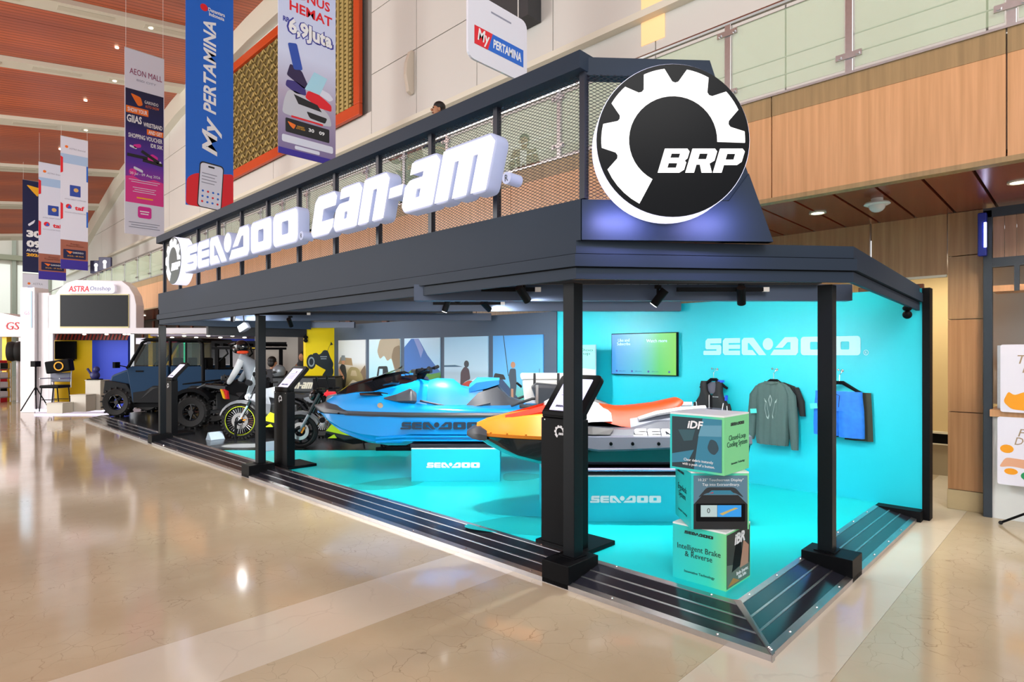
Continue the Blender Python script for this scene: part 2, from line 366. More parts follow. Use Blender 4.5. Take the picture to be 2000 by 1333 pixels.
# ---- upper wall behind the balcony, panelled ----
WPAN = mat('white_wall_panel', '#dcdad4', .4, var=.02, scale=.6); WPG = mat('wall_joint', '#8d8b86', .7)
wu = box('wall_upper', WPG, None, (9.03, -6, 3.97), (9.3, 60, 14)); tag(wu, 'tall white panelled wall above the balcony', 'wall', kind='structure')
zz = [3.97, 5.4, 6.6, 7.42, 9.13, 10.8, 12.5, 14]; yy = [-6, -1.6, .9, 3.2, 5.33, 7.6, 9.8, 12.0, 14.0]
for i in range(len(zz)-1):
    for j in range(len(yy)-1): box('wall_panel', WPAN, wu, (9.0, yy[j]+.012, zz[i]+.012), (9.03, yy[j+1]-.012, zz[i+1]-.012))
    for a, b in ((14.0, 17), (17, 20), (20, 23.6), (23.6, 27), (27, 31), (31, 36), (36, 44), (44, 60)):
        if zz[i+1] <= 8.0 or a >= 23.6 or zz[i] >= 12.4: box('wall_panel', WPAN, wu, (9.0, a+.012, zz[i]+.012), (9.03, b-.012, zz[i+1]-.012))
for a, b in ((14.0, 17), (17, 20), (20, 23.6)): box('wall_panel', WPAN, wu, (9.0, a+.012, 7.432), (9.03, b-.012, 8.15))
box('cornice', mat('cream_cornice', '#e4dfce', .5), wu, (8.82, -6, 7.3), (9.0, 60, 7.42))
# bulkhead under the ceiling edge
for a, b in zip(EDGE, EDGE[1:]):
    pts = [(a[0], a[1]-.9), (b[0], b[1]-.9), (b[0], b[1]+.1), (a[0], a[1]+.1)]
    MB().prism(pts, 8.7, 9.0, 'x').o('bulkhead', CREAM, wu)
HND = mat('beige_sconce', '#d8cdbc', .45)
for n, (y, z) in enumerate(((12.15, 8.57), (32.0, 8.6), (37, 8.6))):
    sc_ = tag(MB().prism([(-.14, -.5), (-.02, -.55), (.02, -.5), (.02, .5), (-.02, .55), (-.1, .5), (-.2, .2), (-.22, -.1)], -.06, .06, 'y').o('wall_sconce', HND, None, M=Matrix.Translation((8.98, y, z)), bevel=.015),
        ['curved beige sconce on the white wall above the balcony', 'beige wall sconce just beside the purple mall banner', 'farthest beige sconce on the wall, beyond the purple mall banner'][n], 'sconce', 'wall sconces')
box('warm_niche', mat('warm_niche_glow', '#f2c08a', .5, emit=.4), wu, (8.985, 5.15, 6.9), (9.0, 5.6, 8.4))
box('dark_duct', mat('dark_grey_slot', '#3a3b3e', .6), wu, (8.6, 7.9, 8.2), (8.99, 9.1, 13.5))
# ---- carved screen in an orange frame ----
OR = mat('orange_lacquer', '#c8481a', .4, var=.05); GOLD = mat('dull_gold_lattice', '#b39f62', .5, .1, var=.15, scale=4); GOLDD = mat('dark_gold_back', '#6e5c34', .7)
scn = thing('carved_screen', 'gold carved lattice screen in a broad orange frame high on the wall', 'screen', wf(8.8, 23.5, 8.1, FRONT))
MB().box((0, 0, 0), (9.2, .12, .32)).box((0, 0, 4.0), (9.2, .12, 4.3)).box((0, 0, .32), (.25, .12, 4.0)).box((8.9, 0, .32), (9.2, .12, 4.0)).o('frame', OR, scn, bevel=.02)
box('backing', GOLDD, scn, (.2, .12, .25), (9, .18, 4.05))
mb = MB()
for i in range(34):
    for j in range(15):
        x, z = .4+i*.25, .42+j*.245
        if x > 7.9: continue
        mb.box((-.13, .05, -.022), (.13, .1, .022), Matrix.Translation((x, 0, z)) @ Matrix.Rotation(.7 if (i+j) % 2 else -.7, 4, 'Y'))
        if (i*7+j*3) % 4 == 0: mb.box((-.055, .04, -.055), (.055, .09, .055), Matrix.Translation((x+.12, 0, z)))
o = mb.o('lattice', GOLD, scn); o['kind'] = 'stuff'
mb = MB()
for x in (8.05, 8.3, 8.55):
    mb.box((x-.05, .02, .32), (x+.05, .1, 4.0))
    for j in range(30): mb.box((x+.06, .05, .36+j*.12), (x+.15, .1, .43+j*.12))
o = mb.o('border_lattice', GOLD, scn); o['kind'] = 'stuff'
# ---- balcony ----
def wood(name, base, dark, rough=.35, sz=1.0):
    m = mat(name, base, rough); nt = m.node_tree; b = nt.nodes['Principled BSDF']; N = nt.nodes.new; L = nt.links.new
    g = N('ShaderNodeNewGeometry'); mp = N('ShaderNodeMapping'); mp.inputs['Scale'].default_value = (18*sz, 18*sz, .7*sz); L(g.outputs['Position'], mp.inputs[0])
    no = N('ShaderNodeTexNoise'); no.inputs['Scale'].default_value = 1.6; no.inputs['Detail'].default_value = 6; L(mp.outputs[0], no.inputs['Vector'])
    cr = N('ShaderNodeValToRGB'); cr.color_ramp.elements[0].position = .3; cr.color_ramp.elements[0].color = (*rgb(dark), 1); cr.color_ramp.elements[1].position = .7; cr.color_ramp.elements[1].color = (*rgb(base), 1)
    L(no.outputs[0], cr.inputs[0]); L(cr.outputs[0], b.inputs['Base Color']); return m
WF = wood('oak_veneer', '#dda677', '#c79464'); WO = wood('olive_oak_tone', '#ab8d62', '#947a54'); WW = wood('walnut_wall_veneer', '#c09a70', '#a8815a'); SOF = mat('red_brown_plank', '#8c4029', .22, var=.12, scale=1.5)
XB = 5.65
bal = thing('balcony', 'oak veneered balcony edge with a dark plank soffit', 'balcony', kind='structure')
box('slab', mat('balcony_slab', '#b9b1a2', .7), bal, (XB+.04, -8, 3.1), (9.02, 60, 3.95))
yb = [-3.8, -1.7, .453, 1.5, 2.55, 3.6, 4.65, 6.8, 8.95, 11.1, 13.25, 15.4, 17.55, 19.7, 21.9, 24.1, 28, 34, 42, 60]
yb = [-3.8, -1.7, .453]+[.453+1.68*k for k in range(1, 14)]+[26, 30, 36, 44, 60]
for a, b in zip(yb, yb[1:]):
    box('fascia_panel', WF, bal, (XB, a+.005, 3.04), (XB+.04, b-.005, 3.79)); box('fascia_top_band', WO, bal, (XB-.004, a+.005, 3.79), (XB+.04, b-.005, 3.97))  # top course in a darker, more olive tone than the course below
box('edge_trim', STEEL, bal, (XB-.02, -4, 3.97), (XB+.06, 60, 3.99))
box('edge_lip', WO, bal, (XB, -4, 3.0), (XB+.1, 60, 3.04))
for k in range(-16, 44):
    if k < 26: box('soffit_plank', SOF, bal, (XB+.1, k*.34+.012, 3.05), (7.62, k*.34+.328, 3.09))
box('soffit_backing', mat('soffit_void', '#1a0d08', .8), bal, (XB+.1, -8, 3.09), (9, 60, 3.11))
box('far_soffit', SOF, bal, (XB+.1, 8.9, 3.05), (7.62, 60, 3.09))
# railing on the balcony
rail = thing('glass_railing', 'steel and clear glass railing along the balcony edge', 'railing', wf(XB+.03, 0, 3.97))
RP = [1.49+1.064*k for k in range(-3, 14)]+[16.5, 17.7, 18.9, 20.1, 21.4, 22.8, 24.4, 26.2, 28.2, 30.5, 33, 36, 40]
GP = mat('railing_glass', '#c3dcb8', .03, alpha=.3, spec=.5)
for y in RP:
    p = MB().box((-.03, y-.03, 0), (.03, y+.03, .83)).o('post', STEEL, rail, bevel=.004)
    for z in (.16, .74): MB().box((-.045, y-.1, z-.025), (-.03, y+.1, z+.025)).cyl((-.06, y-.07, z), (-.04, y-.07, z), .018, n=8).cyl((-.06, y+.07, z), (-.04, y+.07, z), .018, n=8).o('clamp', STEEL, p)
for a, b in zip(RP, RP[1:]): box('glass_pane', GP, rail, (-.012, a+.04, .06), (0, b-.04, .78))
MB().tube([(0, -3, .85), (0, 42, .85)], .026).o('handrail', STEEL, rail)
MB().tube([(.03, -3, .36), (.03, 42, .36)], .006, 6).tube([(.03, -3, .2), (.03, 42, .2)], .006, 6).o('cable', STEEL, rail)
# soffit fittings
for n, (p, lab) in enumerate(((PZ(1597, 417, 3.04), 'round downlight in the plank soffit close to the booth sign'), (PZ(1990, 357, 3.04), 'round downlight in the plank soffit at the picture edge'))):
    t = thing('soffit_downlight', lab, 'downlight', wf(p.x, p.y, 3.05), 'soffit downlights')
    MB().lathe([(.08, 0), (.08, -.012), (.062, -.012), (.06, 0)], (0, 0, 0), (0, 0, 1)).o('rim', CREAM, t, smooth=40); MB().cyl((0, 0, -.006), (0, 0, 0), .06).o('lens', LAMP, t)
    l = bpy.data.lights.new('downlight_beam', 'SPOT'); l.energy = 45; l.spot_size = 2.4; l.spot_blend = .6; l.color = (1, .88, .72); l.shadow_soft_size = .05; lo = bpy.data.objects.new('downlight_beam', l); COL.objects.link(lo); lo.location = (p.x, p.y, 3.02)
p = PZ(1713, 388, 3.05); t = thing('dome_camera', 'white dome security camera under the plank soffit', 'camera', wf(p.x, p.y, 3.05))
MB().lathe([(.05, 0), (.05, -.03), (.1, -.04), (.11, -.055), (.09, -.065)], (0, 0, 0), (0, 0, 1)).o('housing', WHT, t, smooth=40); MB().ell((0, 0, -.07), (.07, .07, .06)).o('dome', mat('milky_dome', '#d8d8d4', .2), t, smooth=60)
# ---- wall under the balcony ----
XW = 7.62
wb = thing('wall_right', 'walnut veneered wall below the balcony beside the booth', 'wall', kind='structure')
for a, b in ((1.09, 1.78), (1.8, 3.2), (3.22, 4.9), (4.92, 6.6), (6.62, 8.3), (8.32, 10)): box('wood_panel', WW, wb, (XW, a, 2.42), (XW+.05, b, 3.05))
for a, b in ((1.98, 3.2), (3.22, 4.9), (4.92, 6.6), (6.62, 8.3), (8.32, 10)): box('wood_panel', WW, wb, (XW, a, 0), (XW+.05, b, 2.4))
box('door_head_trim', CREAM, wb, (XW-.02, 1.09, 2.395), (XW+.02, 1.98, 2.42))
box('white_tile_band', mat('white_tile', '#e3e6ea', .4), wb, (XW-.02, 2.6, 2.52), (XW-.005, 5.2, 2.78))
for k in range(34): box('tile_joint', PK, wb, (XW-.024, 2.62+k*.076, 2.53+.12*(k % 2)), (XW-.02, 2.635+k*.076, 2.65+.12*(k % 2)))
dr = tag(box('door_1', wood('door_mahogany', '#7a3f1c', '#5f2f14'), None, (XW-.05, 1.285, .02), (XW+.0, 1.9, 2.34), bevel=.006), 'open brown wooden door leaf beside the booth wall', 'door', kind='structure')
MB().box((XW-.09, 1.262, .8), (XW-.05, 1.285, 1.58)).o('pull_handle', BLK, dr)
CW_ = mat('cream_room_wall', '#d9c394', .6)
rm = thing('wall_room', 'cream painted room seen through the open doorway', 'wall', kind='structure')
box('wall_panel', CW_, rm, (9.6, .2, .55), (9.7, 3.4, 2.9)); box('wainscot_panel', mat('stone_wainscot', '#a69a82', .5), rm, (9.58, .2, .0), (9.7, 3.4, .42)); box('black_rail', BLK, rm, (9.55, .2, .42), (9.6, 3.4, .55)); box('rail_trim', CREAM, rm, (9.52, .2, .405), (9.6, 3.4, .42)); box('rail_trim', CREAM, rm, (9.52, .2, .55), (9.6, 3.4, .575))
area('room_lamp', (8.6, 1.4, 2.7), .8, 22, (1, .85, .6))
cl = thing('wood_column', 'square walnut veneered column with a stone base beside the doorway', 'column', wf(XW-.02, .795, 0, 0))
for a, b in ((.205, 1.0), (1.005, 1.95), (1.955, 2.6), (2.605, 3.05)): box('veneer_panel', WW if a > 1.9 else wood('amber_oak_veneer', '#c49468', '#ad7d52'), cl, (0, 0, a), (.3, .285, b-.004))
box('stone_base', mat('beige_stone_base', '#c8b48c', .4, var=.1, scale=6), cl, (-.012, -.005, 0), (.3, .29, .2), bevel=.004)
# ================= EXHIBITION BOOTH =================
Z0 = .1
ST = wf(0, 0, 0)
plat = thing('booth_platform', 'low booth platform with teal and black floor and a metal-edged ramp', 'platform', ST)
DK = mat('black_glossy_floor', '#1c1e21', .22, var=.15, scale=3); RMP = mat('black_ramp_laminate', '#24252e', .16, var=.08, scale=4, spec=.8); RTR = mat('ramp_edge_metal', '#c4c4c8', .3, 1.0, var=.12, scale=12)
def yD(x, D): return (D-x*fx)/fy
a, b = yD(3.55, 9.3), yD(6.9, 9.3)
MB().prism([(3.55, 1.55), (6.9, 1.55), (6.9, b), (3.55, a)], .02, Z0, 'z').o('teal_deck', TEALF, plat)
MB().prism([(3.55, a), (6.9, b), (6.9, 12.2), (7.8, 12.2), (7.8, 19.0), (3.55, 17.3)], .02, Z0, 'z').o('black_deck', DK, plat)
# darker teal wave shapes printed on the floor
TW = mat('teal_wave_print', '#0fb3b3', .32); TW2 = mat('pale_teal_wave_print', '#3fe0da', .32)
for pts in ([(-1.9, 6.75), (-1.5, 7.2), (-.9, 7.35), (-1.15, 6.7), (-1.6, 6.55)], [(-.12, 7.6), (.5, 7.4), (.2, 7.1), (-.1, 7.05)], [(-.5, 5.2), (.0, 5.55), (.4, 5.5), (.4, 4.9), (-.1, 5.0)]):
    q = [CW(X, D) for X, D in rc(pts, .6, 5)]; MB().prism([(p.x, p.y) for p in q], Z0, Z0+.0015, 'z').o('floor_wave', TW, plat)
q = [CW(X, D) for X, D in circ(-4.35, 9.75, .55, 28, .35)]; MB().prism([(p.x, p.y) for p in q], Z0, Z0+.0015, 'z').o('floor_emblem', mat('grey_floor_print', '#2d3135', .3), plat)
q = [CW(X, D) for X, D in circ(-4.35, 9.75, .36, 28, .22)]; MB().prism([(p.x, p.y) for p in q], Z0+.0015, Z0+.003, 'z').o('floor_emblem', mat('pale_grey_floor_print', '#8b9196', .3), plat)
RX0, RX1, RY0, RY1, YE = 3.17, 3.55, 1.2, 1.55, 17.3
def rz_(t): return .03+t*.072
def ramp(t0, t1, m, name, lift=0.0):
    """one long strip of the ramp between slope parameters t0 and t1, on both sides of the mitre"""
    x0, x1, y0, y1 = [RX0+(RX1-RX0)*t for t in (t0, t1)]+[RY0+(RY1-RY0)*t for t in (t0, t1)]
    z0, z1 = rz_(t0)+lift, rz_(t1)+lift
    MB().add([(x0, y0, z0), (x1, y1, z1), (x1, YE, z1), (x0, YE, z0), (x0, y0, 0), (x1, y1, 0), (x1, YE, 0), (x0, YE, 0)], [(0,1,2,3),(7,6,5,4),(0,4,5,1),(1,5,6,2),(2,6,7,3),(3,7,4,0)]).o(name, m, plat)
    MB().add([(x0, y0, z0), (6.74, y0, z0), (6.74, y1, z1), (x1, y1, z1), (x0, y0, 0), (6.74, y0, 0), (6.74, y1, 0), (x1, y1, 0)], [(0,1,2,3),(7,6,5,4),(0,4,5,1),(1,5,6,2),(2,6,7,3),(3,7,4,0)]).o(name, m, plat)
ramp(0, .12, RTR, 'ramp_edge_trim', .004); ramp(.12, .36, RMP, 'ramp_panel'); ramp(.36, .39, RTR, 'ramp_strip', .003); ramp(.39, .62, RMP, 'ramp_panel'); ramp(.62, .65, RTR, 'ramp_strip', .003); ramp(.65, .9, RMP, 'ramp_panel'); ramp(.9, 1.0, RTR, 'ramp_edge_trim', .004)
MB().add([(3.16, 1.19, .038), (3.2, 1.19, .038), (3.57, 1.53, .108), (3.55, 1.57, .108), (3.16, 1.19, .0), (3.2, 1.19, .0), (3.57, 1.53, .0), (3.55, 1.57, .0)], [(0,1,2,3),(7,6,5,4),(0,4,5,1),(1,5,6,2),(2,6,7,3),(3,7,4,0)]).o('mitre_trim', RTR, plat)
bolt = MB().ell((0, 0, 0), (.008, .008, .005), 6, 4).mesh('bolt'); bolt.materials.append(CHROME)
for k in range(22):
    link('bolt', bolt, plat, Matrix.Translation((3.533, 1.7+k*.7, .106))); link('bolt', bolt, plat, Matrix.Translation((3.19, 1.5+k*.7, .041)))
for k in range(7):
    link('bolt', bolt, plat, Matrix.Translation((3.7+k*.45, 1.533, .106))); link('bolt', bolt, plat, Matrix.Translation((3.5+k*.45, 1.22, .041)))
for k in range(3): link('bolt', bolt, plat, Matrix.Translation((3.2+.01*k, 1.21+.01*k, .05)))
# ---- booth walls ----
DW = mat('slate_wall_paint', '#4a5b70', .6, var=.04, scale=2)
wbk = thing('wall_back', 'booth back wall, half teal and half slate grey', 'wall', kind='structure')
MB().box((6.9, 1.18, .1), (7.02, 5.74, 2.23)).o('teal_panel', TEAL, wbk)
box('dark_end_panel', BLKM, wbk, (6.885, 1.12, 0), (7.03, 1.18, 2.23)); box('dark_kick_panel', BLKM, wbk, (6.76, 1.17, 0), (6.9, 1.55, .1))
box('slate_panel', DW, wbk, (6.88, 5.74, .1), (7.02, 12.2, 2.23))
yw = tag(box('wall_left', mat('yellow_panel_paint', '#f4d90c', .5), None, (6.2, 12.2, .1), (6.9, 12.3, 2.2)), 'yellow end panel of the booth with a black buggy print', 'wall', kind='structure')
# buggy silhouette print on the yellow panel
MP = pl((6.2, 12.198, .0), (1, 0, 0), (0, 0, 1)); YK = mat('print_dark_slate', '#1e2a30', .5)
glyph('buggy_print', [rc([(.14,1.45),(.16,1.6),(.26,1.62),(.3,1.57),(.36,1.6),(.42,1.68),(.52,1.67),(.58,1.52),(.66,1.38),(.64,1.27),(.52,1.22),(.4,1.27),(.24,1.36)], .04)], YK, yw, MP)
glyph('wheel_print', [circ(.13, 1.42, .11, 20, .16), circ(.13, 1.42, .075, 14, .11), circ(.13, 1.42, .05, 14, .075)], YK, yw, MP, .004); glyph('wheel_print', [circ(.13, 1.42, .075, 14, .11), circ(.13, 1.42, .05, 14, .075)], mat('print_pale_grey', '#93a4ac', .5), yw, MP, .004); glyph('wheel_print', [circ(.56, 1.2, .1, 18, .13)], YK, yw, MP, .0012)
glyph('splash_print', [[(.2,.86),(.28,1.0),(.34,.96),(.4,1.14),(.46,1.22),(.52,1.12),(.6,1.16),(.64,1.0),(.62,.86)]], YK, yw, MP); glyph('flag_print', [[(.6,1.86),(.65,1.8),(.58,1.78)]], YK, yw, MP); glyph('antenna_print', [[(.5,1.64),(.6,1.86),(.605,1.86),(.51,1.64)]], YK, yw, MP)
lines(yw, mat('print_pale_grey', '#93a4ac', .5), MP, .42, 1.52, .16, 2, .045, .02, .004)
# ---- posts ----
def post(x, y, label, far=False, blk=(0, 0)):
    t = thing('canopy_post', label, 'post', wf(x, y, 0), 'canopy posts')
    MB().box((-.05, -.05, .16), (.05, .05, 2.1)).o('shaft', mat('dark_post_paint', '#111519', .4, spec=.15), t, bevel=.004)
    MB().box((-.2, -.12, 0), (.14, .12, .16)).o('foot_block', BLK, t, bevel=.004) if not far else MB().box((-.12, -.2, 0), (.12, .14, .16)).o('foot_block', BLK, t, bevel=.004)
    box('weld_plate', BLK, t, (-.07, -.07, .16), (.07, .07, .168))
post(3.37, 2.66, 'thick black canopy post nearest the viewer, in front of the tall tablet stand'); post(3.37, 7.87, 'black canopy post beside the motorcycles'); post(3.37, 12.0, 'farthest black canopy post, in front of the blue utility vehicle')
post(4.76, 1.4, 'black canopy post before the wall with hanging garments', True)
# ---- canopy fascia, chamfered at the corner ----
can = thing('booth_canopy', 'dark slate canopy with stepped fascia, mesh parapet and sign beam', 'canopy')
YL = 11.62
A = lambda off: [(3.2-off, YL), (3.2-off, 2.50-off*.5), (4.74-off*.2, 1.22-off), (6.89, 1.2-off)]
def band(z0, z1, off, m, name, dz=.09, th=.05):
    P = A(off); Q = A(off-th)
    for i in range(3):
        e0 = [0, 0]; e1 = [0, 0]
        if i == 2: e1 = [-dz, -dz]
        vs = [(*P[i], z0), (*P[i+1], z0+e1[0]), (*P[i+1], z1+e1[1]), (*P[i], z1), (*Q[i], z0), (*Q[i+1], z0+e1[0]), (*Q[i+1], z1+e1[1]), (*Q[i], z1)]
        MB().add(vs, [(0,1,2,3),(7,6,5,4),(0,4,5,1),(1,5,6,2),(2,6,7,3),(3,7,4,0)]).o(name, m, can)
band(2.104, 2.178, 0, SLATE, 'lower_fascia_board', th=.03); band(2.186, 2.268, .025, SLATE, 'middle_fascia_board', th=.1); band(2.276, 2.36, .0, SLATE, 'upper_fascia_board', .11, .1)
band(2.176, 2.19, -.01, BLK, 'shadow_groove', .09); band(2.266, 2.28, -.01, BLK, 'shadow_groove', .1)
MB().box((3.2, 2.46, 2.36), (3.25, YL-.0, 2.635)).o('parapet_panel', SLATE, can)
MB().box((3.2, 11.57, 2.098), (6.0, YL, 2.36)).o('end_board', SLATE, can)
# chamfer part of the parapet: gusset with the slanted end
ch = (Vector((3.83, 1.845, 0))-Vector((3.2, 2.43, 0))); chd = ch.normalized(); CHM = pl((3.2, 2.45, 2.36), chd, (0, 0, 1))
MB().prism([(0, 0), (1.31, 0), (1.14, .46), (1.0, .27), (0, .27)], 0, .06, 'z').o('gusset_panel', SLATE, can, M=CHM @ Matrix.Translation((0, 0, -.06)))
MB().prism([(0, 1.1), (.91, 1.1), (.87, 1.22), (0, 1.22)], 0, .1, 'z').o('top_beam', SLATE, can, M=CHM @ Matrix.Translation((0, 0, -.1)))
MB().prism([(.72, 1.14), (.87, 1.21), (1.31, .0), (.95, .0)], 0, .06, 'z').o('slanted_brace', SLATE, can, M=CHM @ Matrix.Translation((0, 0, -.075)))
MB().box((3.14, 2.42, 3.48), (3.3, YL-.1, 3.6)).o('top_beam', SLATE, can, bevel=.004)
PY = [11.34, 10.55, 9.73, 8.92, 8.1, 7.3, 6.49, 5.68, 4.88, 4.08, 3.28, 2.45]
for y in PY: box('mesh_post', mat('navy_black_post', '#1b2130', .4), can, (3.2, y-.022, 2.635), (3.245, y+.022, 3.48))
MESHM = mat('mesh_steel', '#2c3038', .45, .4)
def meshpanel(y0, y1, z0, z1, parent, M=None):
    w_, h_ = y1-y0, z1-z0; mb = MB(); pw, ph = .046, .023; k = ph/pw
    nb = int((w_+h_/k)/pw)+1; r = .0022
    for sgn in (1, -1):
        for i in range(nb):
            c = -h_/k+i*pw
            x0_, zz0 = c, 0.0; x1_, zz1 = c+h_/k, h_
            if x0_ < 0: zz0 = -x0_*k; x0_ = 0
            if x1_ > w_: zz1 -= (x1_-w_)*k; x1_ = w_
            if x1_-x0_ < .02: continue
            if sgn < 0: x0_, x1_ = w_-x0_, w_-x1_
            mb.add([(0, y0+x0_, z0+zz0-r), (.002, y0+x0_, z0+zz0), (0, y0+x0_, z0+zz0+r), (0, y0+x1_, z0+zz1-r), (.002, y0+x1_, z0+zz1), (0, y0+x1_, z0+zz1+r)], [(0,1,4,3),(1,2,5,4),(2,0,3,5)])
    return mb
m0 = meshpanel(0, .766, 0, .845, can).mesh('mesh_panel'); m0.materials.append(MESHM)
for b_, a_ in zip(PY, PY[1:]):
    link('mesh_panel', m0, can, Matrix.Translation((3.222, a_+.022, 2.635)) @ Matrix.Diagonal((1, (b_-a_-.044)/.766, 1, 1)))
mb = meshpanel(0, .72, 0, .83, can); mb.o('mesh_panel', MESHM, can, M=Matrix.Translation((3.2, 2.45, 2.635)) @ Matrix.Rotation(math.atan2(chd.y, chd.x)-math.pi/2, 4, 'Z'))
# roof beams square to the view, and joists
BEAM = mat('beam_slate', '#46536a', .5)
for n, (D, X0, X1, z0, z1) in enumerate(((5.25, -.85, 2.95, 2.06, 2.2), (7.5, -3.0, 2.1, 2.13, 2.25), (9.85, -5.3, -.34, 2.14, 2.26), (12.6, -6.4, -3.3, 2.14, 2.26))):
    box('roof_beam', BEAM, can, (X0, -.05, z0), (X1, .05, z1), M=fr(0, D)); box('cable_tray', PLAS, can, (X0+.3, -.12, z1), (X1-.3, -.06, z1+.03), M=fr(0, D))
box('rear_header', mat('black_header', '#1a1d22', .5), can, (4.2, 12.15, 1.95), (6.2, 12.25, 2.2))
# ---- signs ----
t = thing('gear_sign', 'large round black and white illuminated BRP gear sign on the booth corner', 'sign', Matrix.Translation((3.52, 1.985, 2.955)) @ Matrix.Rotation(RZ, 4, 'Z'))
MF = pl((0, -.1, 0), (1, 0, 0), (0, 0, 1))
R_ = .49
MB().lathe([(R_, -.09), (R_, .09), (R_-.015, .095)], (0, 0, 0), (0, -1, 0), 72).o('rim', mat('lit_rim', '#dfe0ff', .4, emit=.6), t, smooth=40)
MB().cyl((0, -.097, 0), (0, -.05, 0), R_-.004, n=72).o('face', mat('gloss_black_face', '#08090d', .25, spec=.12), t, smooth=30)
brp(t, mat('lit_white_face', '#ffffff', .4, emit=.55), MF, R_, .006)
area('halo_lamp', (3.50, 1.965, 2.5), .9, 7, (.45, .42, 1), (math.radians(70), 0, RZ), .06)
t = thing('small_gear_sign', 'small round BRP gear sign at the far end of the parapet', 'sign', wf(3.06, 10.03, 3.01, FRONT))
MB().lathe([(.36, -.09), (.36, .09), (.35, .095)], (0, 0, 0), (0, -1, 0), 48).o('rim', MATS['lit_rim'], t, smooth=40); MB().cyl((0, -.097, 0), (0, -.04, 0), .356, n=48).o('face', mat('smoky_face', '#5c6a6c', .3), t)
brp(t, LITW, pl((0, -.1, 0), (1, 0, 0), (0, 0, 1)), .36, .006)
SIDE = mat('lit_letter_body', '#a9b2d2', .5, emit=.18)
t = thing('word_sign', 'glowing white SEA-DOO channel letters on the mesh parapet', 'sign', wf(3.05, 9.5, 2.78, FRONT))
seadoo(t, SIDE, pl((0, -.02, 0), (1, 0, 0), (0, 0, 1)), 3.5, .11, .008, ht=.37); seadoo(t, mat('lit_letter_face', '#ffffff', .4, emit=.32), pl((0, -.082, 0), (1, 0, 0), (0, 0, 1)), 3.47, .004, x=.015, y=.012, ht=.345, name='letter_face')
for q in (.3, 1.1, 1.9, 2.7, 3.3): MB().cyl((q, .03, .18), (q, .17, .18), .012, n=8).o('standoff', BLKM, t)
glyph('registered_mark', [circ(3.62, .04, .045)], SIDE, t, pl((0, -.05, 0), (1, 0, 0), (0, 0, 1)), .12); text('registered_letter', 'R', PK, t, pl((0, -.112, 0), (1, 0, 0), (0, 0, 1)), 3.62, .04, .03, .045)
t = thing('word_sign', 'glowing white can-am channel letters on the mesh parapet', 'sign', wf(3.05, 5.74, 2.77, FRONT))
canam(t, SIDE, pl((0, -.02, 0), (1, 0, 0), (0, 0, 1)), 2.62, .4, .11, .008); canam(t, MATS['lit_letter_face'], pl((0, -.082, 0), (1, 0, 0), (0, 0, 1)), 2.6, .38, .004, x=.012, y=.01, name='letter_face')
for q in (.2, .7, 1.1, 1.9, 2.4): MB().cyl((q, .03, .18), (q, .17, .18), .012, n=8).o('standoff', BLKM, t)
glyph('registered_mark', [circ(2.84, .04, .042)], SIDE, t, pl((0, -.05, 0), (1, 0, 0), (0, 0, 1)), .12); text('registered_letter', 'R', PK, t, pl((0, -.112, 0), (1, 0, 0), (0, 0, 1)), 2.84, .04, .03, .045)
# wall letters
t = thing('wall_lettering', 'flat pale SEA-DOO letters on the teal wall above the garments', 'lettering', wf(6.899, 3.42, 1.582, FRONT))
seadoo(t, mat('pale_ice_vinyl', '#a6e4f2', .5), pl((0, -.004, 0), (1, 0, 0), (0, 0, 1)), 1.71, .006, ht=.2, reg=True)
# ---- track lights ----
def spot(u, v, D, tilt, lab, power=60, col=(1, .98, .95), aim=None, lit=True):
    p = PD(u, v, D); t = thing('track_spotlight', lab, 'spotlight', Matrix.Translation(p), 'booth spotlights')
    d = (Vector(aim)-p).normalized() if aim else Vector((0, 0, -1))
    MB().cyl(-d*.1, d*.06, .036, n=16).o('barrel', BLKM, t, smooth=40); MB().cyl(d*.055, d*.062, .032, n=16).o('lens', mat('cool_lamp_glass', '#ffffff', .3, emit=12.0), t)
    MB().cyl((0, 0, .02), (0, 0, .1), .012, n=8).box((-.03, -.015, .09), (.03, .015, .12)).o('bracket', BLKM, t)
    if power:
        l = bpy.data.lights.new('spot_beam', 'SPOT'); l.energy = power; l.spot_size = math.radians(135); l.spot_blend = .8; l.color = col; l.shadow_soft_size = .04
        lo = bpy.data.objects.new('spot_beam', l); COL.objects.link(lo); lo.parent = t; lo.location = d*.09; lo.rotation_euler = d.to_track_quat('-Z', 'Y').to_euler()
spot(1285, 585, 5.1, 0, 'black track spotlight above the television side', .75*69, aim=CW(.1, 5.6, .5))
spot(1448, 582, 5.1, 0, 'black track spotlight left of the canopy corner post', 69, aim=(6.2, 2.6, .4))
spot(1024, 578, 5.1, 0, 'black track spotlight just left of the thick canopy post', 60, aim=CW(1.2, 6.3, .6))
spot(897, 579, 5.6, 0, 'bright track spotlight pointing out over the blue watercraft', 69, aim=CW(-1.2, 7.2, .3))
spot(871, 600, 7.3, 0, 'one of two paired spotlights above the photo posters, nearer the mountain poster', 81, aim=CW(-1.4, 7.6, .4))
spot(951, 600, 7.3, 0, 'one of two paired spotlights above the photo posters, nearer the teal wall', 81, aim=CW(1.0, 9.0, .8))
spot(455, 621, 9.6, 0, 'leftmost bright spotlight of the cluster over the motorcycles', 60, aim=CW(-5.5, 11.5, .3))
spot(503, 618, 9.6, 0, 'bright spotlight hugging the canopy post beside the motorcycles', 60, aim=CW(-3.4, 9.6, .3))
spot(567, 632, 9.6, 0, 'bright spotlight hanging between the motorcycle-side post and the yellow panel', 81, aim=CW(-3.6, 11.5, .4))
t = thing('flood_light', 'tilted square floodlight over the motorcycles', 'floodlight', Matrix.Translation(PD(477, 640, 9.7)) @ Matrix.Rotation(RZ-.3, 4, 'Z') @ Matrix.Rotation(-.5, 4, 'Y'))
